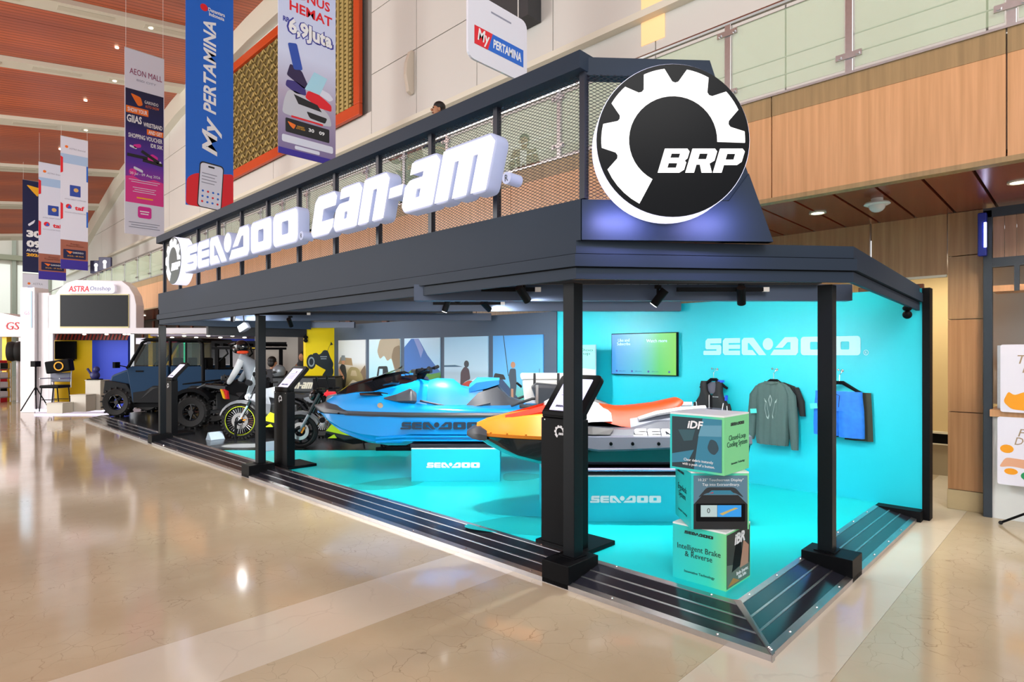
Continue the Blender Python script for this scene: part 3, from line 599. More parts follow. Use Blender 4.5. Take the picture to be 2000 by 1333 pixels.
box('housing', BLKM, t, (-.08, -.05, -.055), (.08, .05, .055), bevel=.01); box('panel', MATS['cool_lamp_glass'], t, (-.07, -.055, -.045), (.07, -.05, .045)); MB().tube([(0, .02, .03), (.05, .06, .24)], .01).o('bracket', BLKM, t)
area('flood_beam', PD(477, 640, 9.6), .2, 25, rot=(math.radians(60), 0, RZ))
for n, (u0, u1, v, D, lab) in enumerate(((1322, 1490, 567, 5.15, 'black lighting track over the television'), (940, 1045, 567, 5.15, 'black lighting track left of the thick canopy post'), (846, 978, 594, 7.35, 'black lighting track with two spotlights above the posters'), (440, 600, 614, 9.7, 'black lighting track over the motorcycles'))):
    p0, p1 = PD(u0, v, D), PD(u1, v, D); t = thing('light_track', lab, 'light track', Matrix.Translation(p0) @ Matrix.Rotation(RZ, 4, 'Z'), 'lighting tracks'); L_ = (p1-p0).length
    box('rail', BLKM, t, (0, -.015, -.012), (L_, .015, .022)); box('end_feed', WHT, t, (L_, -.016, -.014), (L_+.05, .016, .024))
p = PX(1772, 615, 6.6); t = thing('round_camera', 'small black ball camera hanging under the canopy end', 'camera', Matrix.Translation(p)); MB().ell((0, 0, 0), .04).o('ball', BLK, t, smooth=60); MB().ell((0, 0, .06), (.04, .04, .03)).cyl((0, 0, .05), (0, 0, .12), .02).o('mount', BLK, t, smooth=60)
p = Vector((6.15, 12.1, 1.9)); t = thing('round_camera', 'black ball camera beside the yellow panel', 'camera', Matrix.Translation(p)); MB().ell((0, 0, -.02), .045).o('ball', BLK, t, smooth=60); MB().ell((0, 0, .05), (.05, .05, .04)).cyl((0, 0, .03), (0, 0, .12), .02).o('mount', BLK, t, smooth=60)
# ================= WATERCRAFT =================
BLU = mat('sky_blue_gelcoat', '#0a94e4', .2, coat=.4); BLU2 = mat('bright_blue_seat', '#1b88d4', .5); GRY = mat('graphite_plastic', '#3a3e45', .38); BLKG = mat('gloss_black', '#101114', .1, coat=.5)
def pedestal(X0, X1, D, h, dep, lab, wd):
    t = thing('display_plinth', lab, 'plinth', fr((X0+X1)/2, D, Z0), 'watercraft plinths'); w2 = (X1-X0)/2
    MB().box((-w2, 0, 0), (w2, dep, h)).o('body', TEAL, t, bevel=.003); box('top_edge', mat('silver_edge', '#e6f4f4', .3), t, (-w2, -.003, h-.006), (w2, dep, h+.004))
    seadoo(t, PW, pl((0, -.003, 0), (1, 0, 0), (0, 0, 1)), wd, .003, x=-wd/2-.03, y=h*.42)
pedestal(-1.18, -.14, 7.03, .385, .8, 'teal plinth with white SEA-DOO letters under the blue watercraft', .625)
pedestal(.28, 1.8, 5.34, .41, .8, 'teal plinth with white SEA-DOO letters under the orange watercraft', .63)
# ---- blue watercraft (bow to the left); local x from bow to stern ----
T = thing('blue_watercraft', 'sky blue personal watercraft with black hood on a teal plinth', 'watercraft', fr(-2.46, 7.58, 0))
def hw(x, tab):
    for (a, b), (c, d) in zip(tab, tab[1:]):
        if x <= c: return b+(d-b)*(x-a)/(c-a)
    return tab[-1][1]
BW = [(0, .03), (.12, .15), (.3, .26), (.55, .38), (.9, .5), (1.3, .57), (2.0, .59), (3.2, .57)]
BK = [(0, .93), (.08, .845), (.16, .765), (.23, .695), (.36, .59), (.5, .525), (.65, .475), (.9, .44), (1.12, .44), (1.26, .5), (3.2, .5)]
xs = [.02, .08, .16, .23, .36, .5, .65, .9, 1.12, 1.26, 1.7, 2.2, 2.8, 3.2]
st = []
for x in xs:
    b_, k = hw(x, BW), hw(x, BK); g = .86
    st.append((x, [(0, k), (b_*.55, k+(g-k)*.14), (b_*.80, k+(g-k)*.22), (b_*.83, k+(g-k)*.33), (b_*.93, k+(g-k)*.42), (b_*.96, k+(g-k)*.62), (b_*.99, g), (b_*.6, g+.01), (0, g+.01)][0:9]))
MB().shell(st).o('hull', BLU, T, smooth=35)
st = []
for x in (.0, .06, .16, .32, .5):
    b_ = hw(x, BW)+.012; zt = .957+(.905-.957)*x/.5+.03*math.sin(min(1, x/.5)*math.pi); zb = .86 if x > .1 else .93-.7*x
    st.append((x-.02, [(0, zb), (b_*.9, zb), (b_, zb+.015), (b_*.98, (zb+zt)/2+.01), (b_*.8, zt+.02*(x > .1)), (0, zt+.05*(x > .1))]))
MB().shell(st).o('nose_bumper', GRY, T, smooth=25)
st = []
for x in (.44, .8, 1.2, 1.8, 2.4, 3.2):
    b_ = hw(x, BW); st.append((x, [(b_*.7, .852), (b_+.012, .855), (b_+.022, .88), (b_+.012, .908), (b_*.7, .912)]))
for sg in (1, -1): MB().loft([[(x, sg*y, z) for y, z in pr] for x, pr in st]).o('rub_rail', GRY, T, smooth=30)
# deck
st = []
for x, s_, zt in ((.14, .5, 1.0), (.22, .6, 1.055), (.36, .66, 1.09), (.55, .7, 1.12), (.8, .74, 1.13), (.95, .78, 1.11), (1.15, .8, 1.02), (1.45, .8, .97), (2.0, .82, .95), (2.4, .82, .95), (2.8, .84, .96), (3.18, .82, .96)):
    b_ = hw(x, BW); st.append((x, [(0, .9), (b_*.97, .905), (b_*.97, .925), (b_*(s_+.12), .93+(zt-.93)*.55), (b_*s_, zt), (b_*s_*.6, zt+.015), (0, zt+.03)]))
MB().shell(st).o('deck', BLU, T, smooth=40)
# cowl and seat base
st = [(.6, [(0, 1.0), (.3, 1.02), (.27, 1.1), (.15, 1.13), (0, 1.14)]), (.85, [(0, 1.0), (.36, 1.02), (.31, 1.14), (.2, 1.2), (0, 1.22)]), (1.1, [(0, .95), (.36, .98), (.3, 1.18), (.2, 1.25), (0, 1.27)]), (1.32, [(0, .95), (.34, .98), (.28, 1.2), (.18, 1.27), (0, 1.29)]), (1.43, [(0, .95), (.33, .98), (.27, 1.19), (.17, 1.25), (0, 1.27)])]
MB().shell(st).o('cowl', BLU, T, smooth=50)
st = [(1.40, [(0, .95), (.3, .96), (.25, 1.15), (.17, 1.24), (0, 1.26)]), (1.52, [(0, .95), (.31, .96), (.25, 1.17), (.16, 1.275), (0, 1.29)]), (1.72, [(0, .93), (.3, .94), (.24, 1.15), (.15, 1.26), (0, 1.28)]), (1.82, [(0, .91), (.27, .92), (.22, 1.08), (.16, 1.18), (0, 1.2)]), (1.95, [(0, .9), (.25, .91), (.22, 1.04), (.17, 1.16), (0, 1.175)]), (2.1, [(0, .9), (.23, .96), (.21, 1.05), (.17, 1.16), (0, 1.175)])]
MB().shell(st).o('seat_base', mat('satin_blue_vinyl', '#0f86da', .45), T, smooth=50)
st = [(1.93, [(0, 1.1), (.19, 1.12), (.2, 1.17), (.13, 1.21), (0, 1.22)]), (2.02, [(0, 1.12), (.2, 1.14), (.21, 1.24), (.14, 1.29), (0, 1.3)]), (2.15, [(0, 1.14), (.2, 1.17), (.2, 1.26), (.14, 1.295), (0, 1.3)]), (2.3, [(0, 1.2), (.17, 1.22), (.17, 1.27), (.12, 1.29), (0, 1.295)])]
MB().shell(st).o('rear_cushion', BLU2, T, smooth=60)
st = [(1.86, [(0, .9), (.27, .9), (.26, .93), (0, .95)]), (2.05, [(0, .9), (.3, .91), (.24, 1.12), (0, 1.13)]), (2.28, [(0, .93), (.27, .95), (.2, 1.19), (0, 1.2)]), (2.42, [(0, .95), (.25, .97), (.16, 1.05), (0, 1.06)]), (2.6, [(0, .96), (.22, .97), (.1, 1.0), (0, 1.0)])]
MB().shell(st).o('tail_cover', GRY, T, smooth=35)
for sg in (1, -1):
    MB().tube([(1.35, sg*.335, 1.03), (1.6, sg*.325, .975), (1.84, sg*.3, .925), (1.98, sg*.3, .95), (2.2, sg*.32, 1.0)], .013, 6).o('seat_groove', PLAS, T)
    # side pod
    MB().loft([[(.92, sg*.42, 1.075), (.94, sg*.45, 1.06), (.94, sg*.38, 1.05)], [(1.08, sg*.44, 1.12), (1.1, sg*.5, 1.035), (1.08, sg*.36, 1.02)], [(1.24, sg*.38, 1.19), (1.27, sg*.5, 1.04), (1.24, sg*.34, .96)], [(1.32, sg*.37, 1.13), (1.33, sg*.43, 1.03), (1.26, sg*.36, .95)]]).o('side_pod', GRY, T, bevel=.012)
    MB().loft([[(.62, sg*.34, 1.125), (.64, sg*.4, 1.10), (.62, sg*.3, 1.09)], [(.86, sg*.35, 1.14), (.9, sg*.41, 1.10), (.86, sg*.3, 1.09)], [(.96, sg*.34, 1.12), (.98, sg*.37, 1.08), (.95, sg*.3, 1.07)]]).o('vent', BLKG, T)
    # mirror
    MB().loft([[(.88, sg*.24, 1.235), (.88, sg*.30, 1.225), (.88, sg*.27, 1.20)], [(1.0, sg*.28, 1.275), (1.02, sg*.36, 1.255), (1.0, sg*.3, 1.22)], [(1.1, sg*.27, 1.265), (1.1, sg*.33, 1.25), (1.08, sg*.28, 1.215)]]).o('mirror', BLKG, T, bevel=.01)
    MB().tube([(1.3, sg*.1, 1.36), (1.4, sg*.22, 1.4), (1.46, sg*.36, 1.42)], .016).o('handlebar', BLK, T); MB().tube([(1.44, sg*.3, 1.41), (1.47, sg*.42, 1.425)], .024).o('grip', RUB, T)
    MB().tube([(1.38, sg*.28, 1.40), (1.33, sg*.4, 1.40)], .008, 6).o('lever', BLKM, T)
    MB().tube([(2.45, sg*.36, .97), (2.7, sg*.42, 1.06), (3.05, sg*.42, 1.06)], .016).o('grab_rail', PLAS, T)
    MB().cyl((.9, sg*.462, .99), (.9, sg*.478, .985), .034, n=20).o('round_badge', CHROME, T)
    MB().cyl((.36, sg*.3, .875), (.36, sg*.325, .875), .012, n=10).o('tow_eye', BLK, T)
st = [(.26, [(0, 1.05), (.06, 1.06), (.04, 1.1), (0, 1.11)]), (.42, [(0, 1.1), (.2, 1.1), (.15, 1.19), (0, 1.22)]), (.7, [(0, 1.1), (.27, 1.12), (.2, 1.25), (0, 1.3)]), (.95, [(0, 1.15), (.27, 1.19), (.2, 1.31), (0, 1.36)]), (1.1, [(0, 1.2), (.24, 1.23), (.16, 1.35), (0, 1.38)]), (1.28, [(0, 1.22), (.2, 1.24), (.13, 1.31), (0, 1.32)])]
MB().shell(st).o('hood', BLKG, T, smooth=25)
MB().loft([[(.72, -.16, 1.285), (.72, .16, 1.285), (.72, 0, 1.3)], [(1.02, -.13, 1.4), (1.02, .13, 1.4), (1.02, 0, 1.41)], [(1.08, -.08, 1.42), (1.08, .08, 1.42), (1.08, 0, 1.45)]]).o('windshield', mat('smoked_plastic', '#17140f', .15), T)
for k in range(3): box('hood_slot', BLU2, T, (1.1+k*.05, -.215, 1.325+k*.007), (1.142+k*.05, -.19, 1.345+k*.007))
MB().cyl((1.28, 0, 1.28), (1.36, 0, 1.4), .06, .05).box((1.26, -.12, 1.35), (1.44, .12, 1.41)).o('steering_column', BLK, T, bevel=.01)
box('gauge', PLAS, T, (1.2, -.1, 1.32), (1.27, .1, 1.40), bevel=.01)
seadoo(T, mat('navy_vinyl', '#0b2a3f', .4), pl((1.16, -.585, .715), (1, 0, 0), (0, .04, 1)), .93, .004, ht=.085)
for z in (.58, .625): MB().tube([(.85, -.47, z-.03), (1.2, -.535, z), (2.4, -.55, z), (3.1, -.53, z)], .012, 6).o('chine', BLU, T)
box('rear_platform', PLAS, T, (2.55, -.5, .955), (3.18, .5, .975), bevel=.005)
MB().cyl((3.15, 0, .62), (3.35, 0, .62), .09, .07).o('jet_nozzle', PLAS, T)
t = thing('craft_bunk', 'dark padded bunk between the blue watercraft and its plinth', 'bunk', fr(-.66, 7.43, .485)); box('pad', mat('navy_black_pad', '#0d1222', .5), t, (-.54, -.36, .0), (.62, .36, .05), bevel=.012); box('board', BLK, t, (-.5, -.3, 0), (.58, .3, .02))
# cooler on the blue watercraft
t = thing('cooler_box', 'white cooler box strapped on the rear of the blue watercraft', 'cooler', fr(.42, 7.55, .98))
MB().loft([[(-.26, -.17, 0), (.26, -.17, 0), (.26, .17, 0), (-.26, .17, 0)], [(-.29, -.2, .3), (.29, -.2, .3), (.29, .2, .3), (-.29, .2, .3)]]).o('body', WHT, t, bevel=.02); box('lid', WHT, t, (-.31, -.22, .3), (.31, .22, .37), bevel=.02)
MB().box((-.16, -.23, .22), (-.13, -.205, .38)).box((.13, -.23, .22), (.16, -.205, .38)).o('latch', PLAS, t); MB().tube([(-.3, -.1, .2), (-.36, -.1, .25), (-.36, .1, .25), (-.3, .1, .2)], .012, 6).o('handle', BLK, t)
t = thing('storage_box', 'dark smoked storage box strapped beside the white cooler', 'box', fr(.55, 7.18, .98)); MB().loft([[(-.24, -.1, 0), (.2, -.1, 0), (.2, .12, 0), (-.24, .12, 0)], [(-.32, -.12, .22), (.1, -.12, .2), (.1, .14, .2), (-.32, .14, .22)], [(-.26, -.1, .27), (.06, -.1, .24), (.06, .12, .24), (-.26, .12, .27)]]).o('shell', GRY, t, bevel=.015); MB().box((-.27, -.125, .03), (-.24, .14, .25)).box((-.02, -.125, .03), (.01, .14, .24)).o('strap', STEEL, t)
# ---- orange watercraft ----
T = thing('orange_watercraft', 'orange, white and grey personal watercraft on a teal plinth nearest the viewer', 'watercraft', fr(-.42, 5.76, 0) @ Matrix.Diagonal((.94, 1, 1, 1)))
ORG = mat('amber_orange_plastic', '#e6861f', .4); ORS = mat('red_orange_seat', '#cf370b', .5); SPK = mat('red_accent_plastic', '#d9372a', .35); HUL = mat('black_green_hull', '#0f1a1c', .2, coat=.4); SGR = mat('steel_grey_plastic', '#666c7a', .4); WHP = mat('white_gloss_plastic', '#dcdce0', .3)
BW2 = [(0, .05), (.08, .14), (.22, .24), (.45, .36), (.8, .47), (1.2, .53), (2.7, .54)]
BK2 = [(0, .84), (.1, .79), (.25, .69), (.5, .595), (.75, .545), (1.1, .535), (2.7, .54)]
st = []
for x in (.1, .2, .35, .5, .7, .9, 1.2, 1.7, 2.2, 2.66):
    b_, k = hw(x, BW2), hw(x, BK2); g = .83 if x < .9 else .80; st.append((x, [(0, k), (b_*.5, k+.03), (b_*.82, k+.08), (b_*.86, k+.12), (b_*.97, g), (b_*.5, g+.01), (0, g+.01)]))
MB().shell(st).o('hull', HUL, T, smooth=30)
st = [(x, [(0, zb), (b_*.9, zb), (b_, (zb+zt)/2), (b_*.85, zt), (0, zt+.015)]) for x, b_, zb, zt in ((-.01, .05, .82, .855), (.05, .13, .80, .895), (.13, .2, .79, .915), (.2, .245, .80, .885))]
MB().shell(st).o('nose_bumper', GRY, T, smooth=25)
st = [(x, [(0, .83), (hw(x, BW2)*.98, .835), (hw(x, BW2), .865), (hw(x, BW2)*f, zt-.02), (hw(x, BW2)*f*.5, zt), (0, zt+.01)]) for x, f, zt in ((.09, .6, .93), (.2, .62, .975), (.4, .62, 1.02), (.6, .62, 1.05), (.75, .66, 1.06), (.86, .7, 1.05))]
MB().shell(st).o('front_deck', ORG, T, smooth=35)
for sg in (1, -1):
    MB().loft([[(.38, sg*.1, 1.02), (.38, sg*.18, 1.0), (.38, sg*.14, .98)], [(.62, sg*.12, 1.075), (.62, sg*.24, 1.04), (.62, sg*.2, 1.0)], [(.9, sg*.14, 1.15), (.9, sg*.28, 1.1), (.9, sg*.24, 1.0)]]).o('accent_panel', SPK, T)
    for x in (.24, .4, .58): MB().cyl((x, sg*(hw(x, BW2)*.95), .875), (x, sg*(hw(x, BW2)+.004), .87), .01, n=8).o('rivet', MATS['amber_orange_plastic'], T)
    # wide grey side sponson
    st = []
    for x, zl, zh in ((.78, .83, .88), (1.0, .775, .875), (1.25, .745, .87), (1.5, .75, .87), (2.0, .77, .87), (2.66, .80, .88)):
        b_ = hw(x, BW2); st.append([(x, sg*b_*.6, zl+.02), (x, sg*(b_+.0), zl), (x, sg*(b_+.03), zl+.02), (x, sg*(b_+.015), zh), (x, sg*b_*.7, zh+.03)])
    MB().loft(st).o('side_sponson', SGR, T, smooth=30)
    for x in (1.08, 1.36, 1.56, 1.8, 2.1): MB().cyl((x, sg*(hw(x, BW2)+.01), .82), (x, sg*(hw(x, BW2)+.03), .815), .015, n=12).o('plug', BLK, T)
    MB().loft([[(x, sg*.3, z0), (x, sg*y0, z0), (x, sg*y1, z1), (x, sg*.24, z1)] for x, z0, y0, y1, z1 in ((.8, .88, .46, .4, .95), (1.1, .87, .5, .42, .945), (1.4, .87, .5, .42, .925), (1.6, .87, .5, .42, .925), (1.85, .87, .5, .38, .99), (2.3, .88, .5, .4, 1.0), (2.62, .88, .46, .38, .96))]).o('side_panel', GRY if sg > 0 else mat('slate_grey_plastic', '#4a4f5a', .4), T, smooth=30)
    MB().loft([[(.98, sg*.5, .905), (1.0, sg*.46, .955), (1.0, sg*.4, .93)], [(1.2, sg*.515, .885), (1.2, sg*.45, .955), (1.2, sg*.4, .93)], [(1.36, sg*.51, .885), (1.42, sg*.44, .94), (1.36, sg*.4, .92)]]).o('foot_panel', PLAS, T, bevel=.008)
    MB().tube([(1.68, sg*.26, 1.0), (1.85, sg*.27, 1.05), (2.1, sg*.27, 1.09), (2.35, sg*.2, 1.1)], [.02, .024, .024, .02]).o('grab_handle', WHP, T)
    MB().tube([(1.0, sg*.1, 1.26), (1.06, sg*.24, 1.28), (1.1, sg*.36, 1.27)], .016).o('handlebar', BLK, T); MB().tube([(1.08, sg*.3, 1.275), (1.12, sg*.4, 1.265)], .024).o('grip', RUB, T)
st = [(.78, [(0, .95), (.3, .96), (.26, 1.08), (.12, 1.13), (0, 1.14)]), (.95, [(0, .95), (.32, .97), (.26, 1.14), (.12, 1.22), (0, 1.23)]), (1.1, [(0, .95), (.33, .97), (.25, 1.15), (.13, 1.21), (0, 1.22)]), (1.25, [(0, .95), (.32, .98), (.22, 1.12), (.12, 1.15), (0, 1.16)]), (1.42, [(0, .94), (.28, .98), (.2, 1.07), (.1, 1.1), (0, 1.1)])]
MB().shell(st).o('front_body', WHP, T, smooth=45)
MB().shell([(.95, [(0, 1.18), (.1, 1.18), (.08, 1.235), (0, 1.245)]), (1.15, [(0, 1.15), (.1, 1.16), (.08, 1.21), (0, 1.215)]), (1.4, [(0, 1.09), (.11, 1.1), (.08, 1.13), (0, 1.135)])]).o('console', PLAS, T, smooth=30)
MB().cyl((.98, 0, 1.18), (1.02, 0, 1.26), .06).box((.92, -.1, 1.24), (1.1, .1, 1.29)).o('steering_column', BLK, T, bevel=.01)
st = [(1.18, [(0, 1.0), (.26, 1.03), (.18, 1.11), (.1, 1.13), (0, 1.13)]), (1.32, [(0, .97), (.27, .98), (.2, 1.1), (.1, 1.135), (0, 1.14)]), (1.5, [(0, .93), (.28, .935), (.2, 1.06), (.12, 1.095), (0, 1.1)]), (1.6, [(0, .92), (.28, .925), (.2, 1.06), (.12, 1.095), (0, 1.1)]), (1.72, [(0, .97), (.25, .98), (.19, 1.07), (.12, 1.105), (0, 1.11)]), (1.9, [(0, 1.04), (.2, 1.05), (.18, 1.09), (.12, 1.125), (0, 1.13)]), (2.08, [(0, 1.08), (.17, 1.09), (.16, 1.13), (.1, 1.165), (0, 1.17)]), (2.13, [(0, 1.1), (.15, 1.11), (.15, 1.15), (.1, 1.175), (0, 1.18)]), (2.16, [(0, 1.13), (.12, 1.13), (.12, 1.15), (.08, 1.16), (0, 1.165)])]
MB().shell(st).o('seat', ORS, T, smooth=60)
MB().shell([(1.6, [(0, .9), (.3, .9), (.24, 1.0), (0, 1.0)]), (2.0, [(0, .9), (.34, .92), (.24, 1.06), (0, 1.07)]), (2.4, [(0, .9), (.3, .93), (.2, 1.08), (0, 1.09)]), (2.6, [(0, .9), (.28, .92), (.2, .98), (0, .99)])]).o('tail_body', SGR, T, smooth=35)
seadoo(T, WHP, pl((1.58, -.512, .868), (1, 0, 0), (0, .8, 1)), .95, .004, ht=.085)
MB().cyl((2.6, 0, .68), (2.78, 0, .68), .1, .07).box((2.6, -.35, .70), (2.72, .35, .82)).o('jet_nozzle', PLAS, T, bevel=.01)
box('hull_reflection', mat('lilac_reflection', '#b8b4e0', .2, .6), T, (.85, -.48, .56), (2.6, -.43, .59), bevel=.01)  # lilac reflection along the near hull side, put in as a coloured strip
t = thing('craft_bunk', 'dark padded bunk between the orange watercraft and its plinth', 'bunk', fr(.7, 5.74, .514)); box('pad', MATS['navy_black_pad'], t, (-.4, -.36, .0), (1.0, .3, .022), bevel=.006); box('board', BLK, t, (-.38, -.3, 0), (.98, .28, .02))
# ================= LAND VEHICLES =================
LIME = mat('lime_accent', '#c6e01c', .4); SIL = mat('silver_grey_paint', '#868c93', .35, .3); LITH = mat('headlight_glow', '#ffffff', .3, emit=5); AMB = mat('amber_reflector', '#f59a1b', .3)
RED = mat('red_lens', '#d81f2a', .25, emit=.5); DGL = mat('smoked_glass', '#3a4a4a', .05, alpha=.35)
def wheel(parent, x, y, r, wdt, rim=.6, lug=0, spokes=9, rimm=None, strip=None, name='wheel', disc=False):
    rimm = rimm or BLKG
    k = wdt/2; pr = [(rim*r, -k*.8), (r*.86, -k), (r*.97, -k*.75), (r, -k*.4), (r, k*.4), (r*.97, k*.75), (r*.86, k), (rim*r, k*.8)]
    W_ = MB().lathe(pr, (x, y, r), (0, 1, 0), 40, closed=True).o(name, RUB, parent, smooth=35)
    if lug:
        mb = MB()
        for i in range(lug):
            M = Matrix.Translation((x, y, r)) @ Matrix.Rotation(2*math.pi*i/lug, 4, 'Y')
            for s_ in (-1, 1): mb.box((-.026 if s_ > 0 else -.0, s_*k*.15 if s_ > 0 else -k*1.0, r*.93), (.006 if s_ > 0 else .03, k*1.0 if s_ > 0 else -k*.15, r+.016), M)
        mb.o('tread', RUB, W_)
    MB().lathe([(rim*r*1.04, -k*.7), (rim*r*.92, -k*.75), (rim*r*.9, k*.75), (rim*r*1.04, k*.7)], (x, y, r), (0, 1, 0), 36, closed=True).o('rim', rimm, W_, smooth=40)
    if strip: MB().lathe([(rim*r*1.008, -k*.9), (rim*r*.975, -k*.95), (rim*r*.975, -k*.8), (rim*r*1.008, -k*.8)], (x, y, r), (0, 1, 0), 36, closed=True).o('rim_stripe', strip, W_)
    mb = MB()
    for i in range(spokes):
        a = 2*math.pi*i/spokes; c, s_ = math.cos(a), math.sin(a)
        mb.tube([(x+c*.04, y-k*.25, r+s_*.04), (x+c*rim*r*.95, y-k*.35, r+s_*rim*r*.95)], .006 if spokes > 14 else .02, 5)
    mb.o('spokes', rimm if spokes < 14 else CHROME, W_)
    MB().cyl((x, y-k*.8, r), (x, y+k*.8, r), .05, n=16).o('hub', rimm, W_)
    if disc: MB().lathe([(.14, 0), (.085, 0), (.085, .006), (.14, .006)], (x, y-k*.95, r), (0, 1, 0), 28, closed=True).o('brake_disc', STEEL, W_)
    return W_
def moto(T, wr, body, adv):
    wheel(T, 0, 0, wr, .11, .8 if adv else .78, 34 if adv else 0, 32 if adv else 8, BLK, LIME if adv else None, 'front_wheel', True)
    wheel(T, 1.42, 0, wr, .15, .62, 30 if adv else 0, 32 if adv else 8, BLK, None, 'rear_wheel')
    for s_ in (-.09, .09):
        MB().tube([(0, s_, wr), (.2, s_, wr+.36)], .024).o('fork_leg', SIL if not adv else CHROME, T); MB().tube([(.15, s_, wr+.27), (.32, s_, wr+.6)], .03).o('fork_tube', BLKG, T)
        MB().box((-.05, s_-.014, -.012), (.05, s_+.014, .012)).o('fork_reflector', AMB, T, M=Matrix.Translation((.06, 0, wr+.02 if not adv else wr+.01)) @ Matrix.Rotation(-1.1 if not adv else -.3, 4, 'Y'))
        MB().tube([(.34, s_*.6, wr+.63), (.36, s_*3, wr+.66), (.46, s_*4.4, wr+.66)], .012).o('handlebar', BLK, T); MB().tube([(.42, s_*3.7, wr+.66), (.5, s_*4.8, wr+.66)], .018).o('grip', RUB, T)
        MB().tube([(.36, s_*3, wr+.66), (.33, s_*3.3, wr+.8)], .007, 6).ell((.33, s_*3.4, wr+.83), (.015, .06, .04)).o('mirror', BLK, T)
    # front mudguard following the tyre
    sec = []
    for a in range(20, 170, 15):
        c, q = math.cos(math.radians(a)), math.sin(math.radians(a)); R1 = wr+.03
        sec.append([(-c*R1, -.075, wr+q*R1-.03), (-c*(R1+.02), -.05, wr+q*(R1+.02)), (-c*(R1+.02), .05, wr+q*(R1+.02)), (-c*R1, .075, wr+q*R1-.03)])
    MB().loft(sec, closed=False, cap=False).o('mudguard', mat('grey_mudguard', '#55595e', .4), T, smooth=50)
    MB().tube([(.34, 0, wr+.55), (.5, 0, wr+.2), (.75, 0, wr-.02), (1.2, 0, wr)], .045).tube([(.36, 0, wr+.52), (.75, .1, wr+.42), (1.05, .1, wr+.3), (1.25, .08, wr+.04)], .028).tube([(.36, 0, wr+.52), (.75, -.1, wr+.42), (1.05, -.1, wr+.3), (1.25, -.08, wr+.04)], .028).tube([(.72, -.11, wr+.4), (.9, -.13, wr+.1), (1.1, -.1, wr+.3)], .016).o('frame', BLKM, T)
    MB().loft([[(.42, -.13, wr-.02), (.42, .13, wr-.02), (.5, .13, wr+.3), (.5, -.13, wr+.3)], [(.72, -.17, wr-.14), (.72, .17, wr-.14), (.72, .17, wr+.34), (.72, -.17, wr+.34)], [(1.05, -.15, wr-.1), (1.05, .15, wr-.1), (1.0, .15, wr+.28), (1.0, -.15, wr+.28)]]).o('battery_case', PLAS, T, bevel=.02)
    MB().loft([[(.4, -.12, wr-.1), (.4, .12, wr-.1), (.42, .12, wr-.02), (.42, -.12, wr-.02)], [(.85, -.15, wr-.2), (.85, .15, wr-.2), (.85, .15, wr-.1), (.85, -.15, wr-.1)], [(1.2, -.1, wr-.17), (1.2, .1, wr-.17), (1.2, .1, wr-.1), (1.2, -.1, wr-.1)]]).o('belly_pan', BLK, T)
    for s_ in (-1, 1):
        MB().prism([(.44, wr+.02), (.56, wr+.16), (.78, wr+.06), (.92, wr-.08), (.7, wr-.04)], s_*.16, s_*.185, 'y').o('lime_panel', LIME, T); MB().prism([(.46, wr-.1), (.56, wr-.04), (.6, wr-.1)], s_*.14, s_*.16, 'y').o('lime_panel', LIME, T)
    MB().loft([[(.4, -.09, wr+.44), (.4, .09, wr+.44), (.42, .07, wr+.56), (.42, -.07, wr+.56)], [(.6, -.15, wr+.4), (.6, .15, wr+.4), (.6, .11, wr+.6), (.6, -.11, wr+.6)], [(.85, -.11, wr+.38), (.85, .11, wr+.38), (.85, .08, wr+.5), (.85, -.08, wr+.5)]]).o('tank_cover', body, T, smooth=40, bevel=.01)
    MB().loft([[(.82, -.1, wr+.42), (.82, .1, wr+.42), (.82, .08, wr+.5), (.82, -.08, wr+.5)], [(1.1, -.14, wr+.4), (1.1, .14, wr+.4), (1.1, .12, wr+.46), (1.1, -.12, wr+.46)], [(1.45, -.1, wr+.48), (1.45, .1, wr+.48), (1.45, .08, wr+.55), (1.45, -.08, wr+.55)]]).o('seat', BLK, T, smooth=50)
    if adv:
        for s_ in (-1, 1):
            MB().loft([[(.12, s_*.05, wr+.46), (.14, s_*.1, wr+.4), (.16, s_*.05, wr+.36)], [(.34, s_*.16, wr+.5), (.36, s_*.2, wr+.32), (.36, s_*.12, wr+.2)], [(.52, s_*.17, wr+.5), (.58, s_*.2, wr+.3), (.54, s_*.15, wr+.08)]]).o('fairing', SIL, T, bevel=.008)
            MB().tube([(.3, s_*.42, wr+.68), (.3, s_*.52, wr+.7)], .05, 8).o('hand_guard', BLK, T)
        MB().loft([[(.13, -.13, wr+.46), (.13, .13, wr+.46), (.14, .13, wr+.47), (.14, -.13, wr+.47)], [(.3, -.17, wr+.95), (.3, .17, wr+.95), (.31, .17, wr+.95), (.31, -.17, wr+.95)]]).o('windscreen', mat('tinted_windscreen', '#c9d3da', .1, alpha=.55), T)
        MB().ell((.12, 0, wr+.42), (.04, .1, .05)).o('headlight', LITH, T)
    else:
        MB().ell((.2, 0, wr+.56), (.07, .09, .09)).o('headlight', BLKG, T, smooth=60); MB().box((.26, -.1, wr+.6), (.36, .1, wr+.68)).o('dash', BLK, T, bevel=.01)
        canam(T, BLK, pl((.45, -.152, wr+.47), (1, 0, 0), (0, .1, 1)), .26, .05)
    MB().box((1.44, -.05, wr+.48), (1.5, .05, wr+.53)).o('tail_light', RED, T); MB().tube([(1.0, -.14, wr-.1), (1.05, -.26, -wr+wr+.02)], .012).o('kickstand', BLK, T)
T1 = thing('motorcycle', 'adventure motorcycle with silver fairing and lime-striped spoked front wheel', 'motorcycle', fr(-4.79, 10.6, Z0, .08), 'display motorcycles'); moto(T1, .315, SIL, True)
T2 = thing('motorcycle', 'silver and black roadster motorcycle right behind the blue watercraft bow', 'motorcycle', fr(-3.36, 9.55, Z0, .05), 'display motorcycles'); moto(T2, .27, SIL, False)
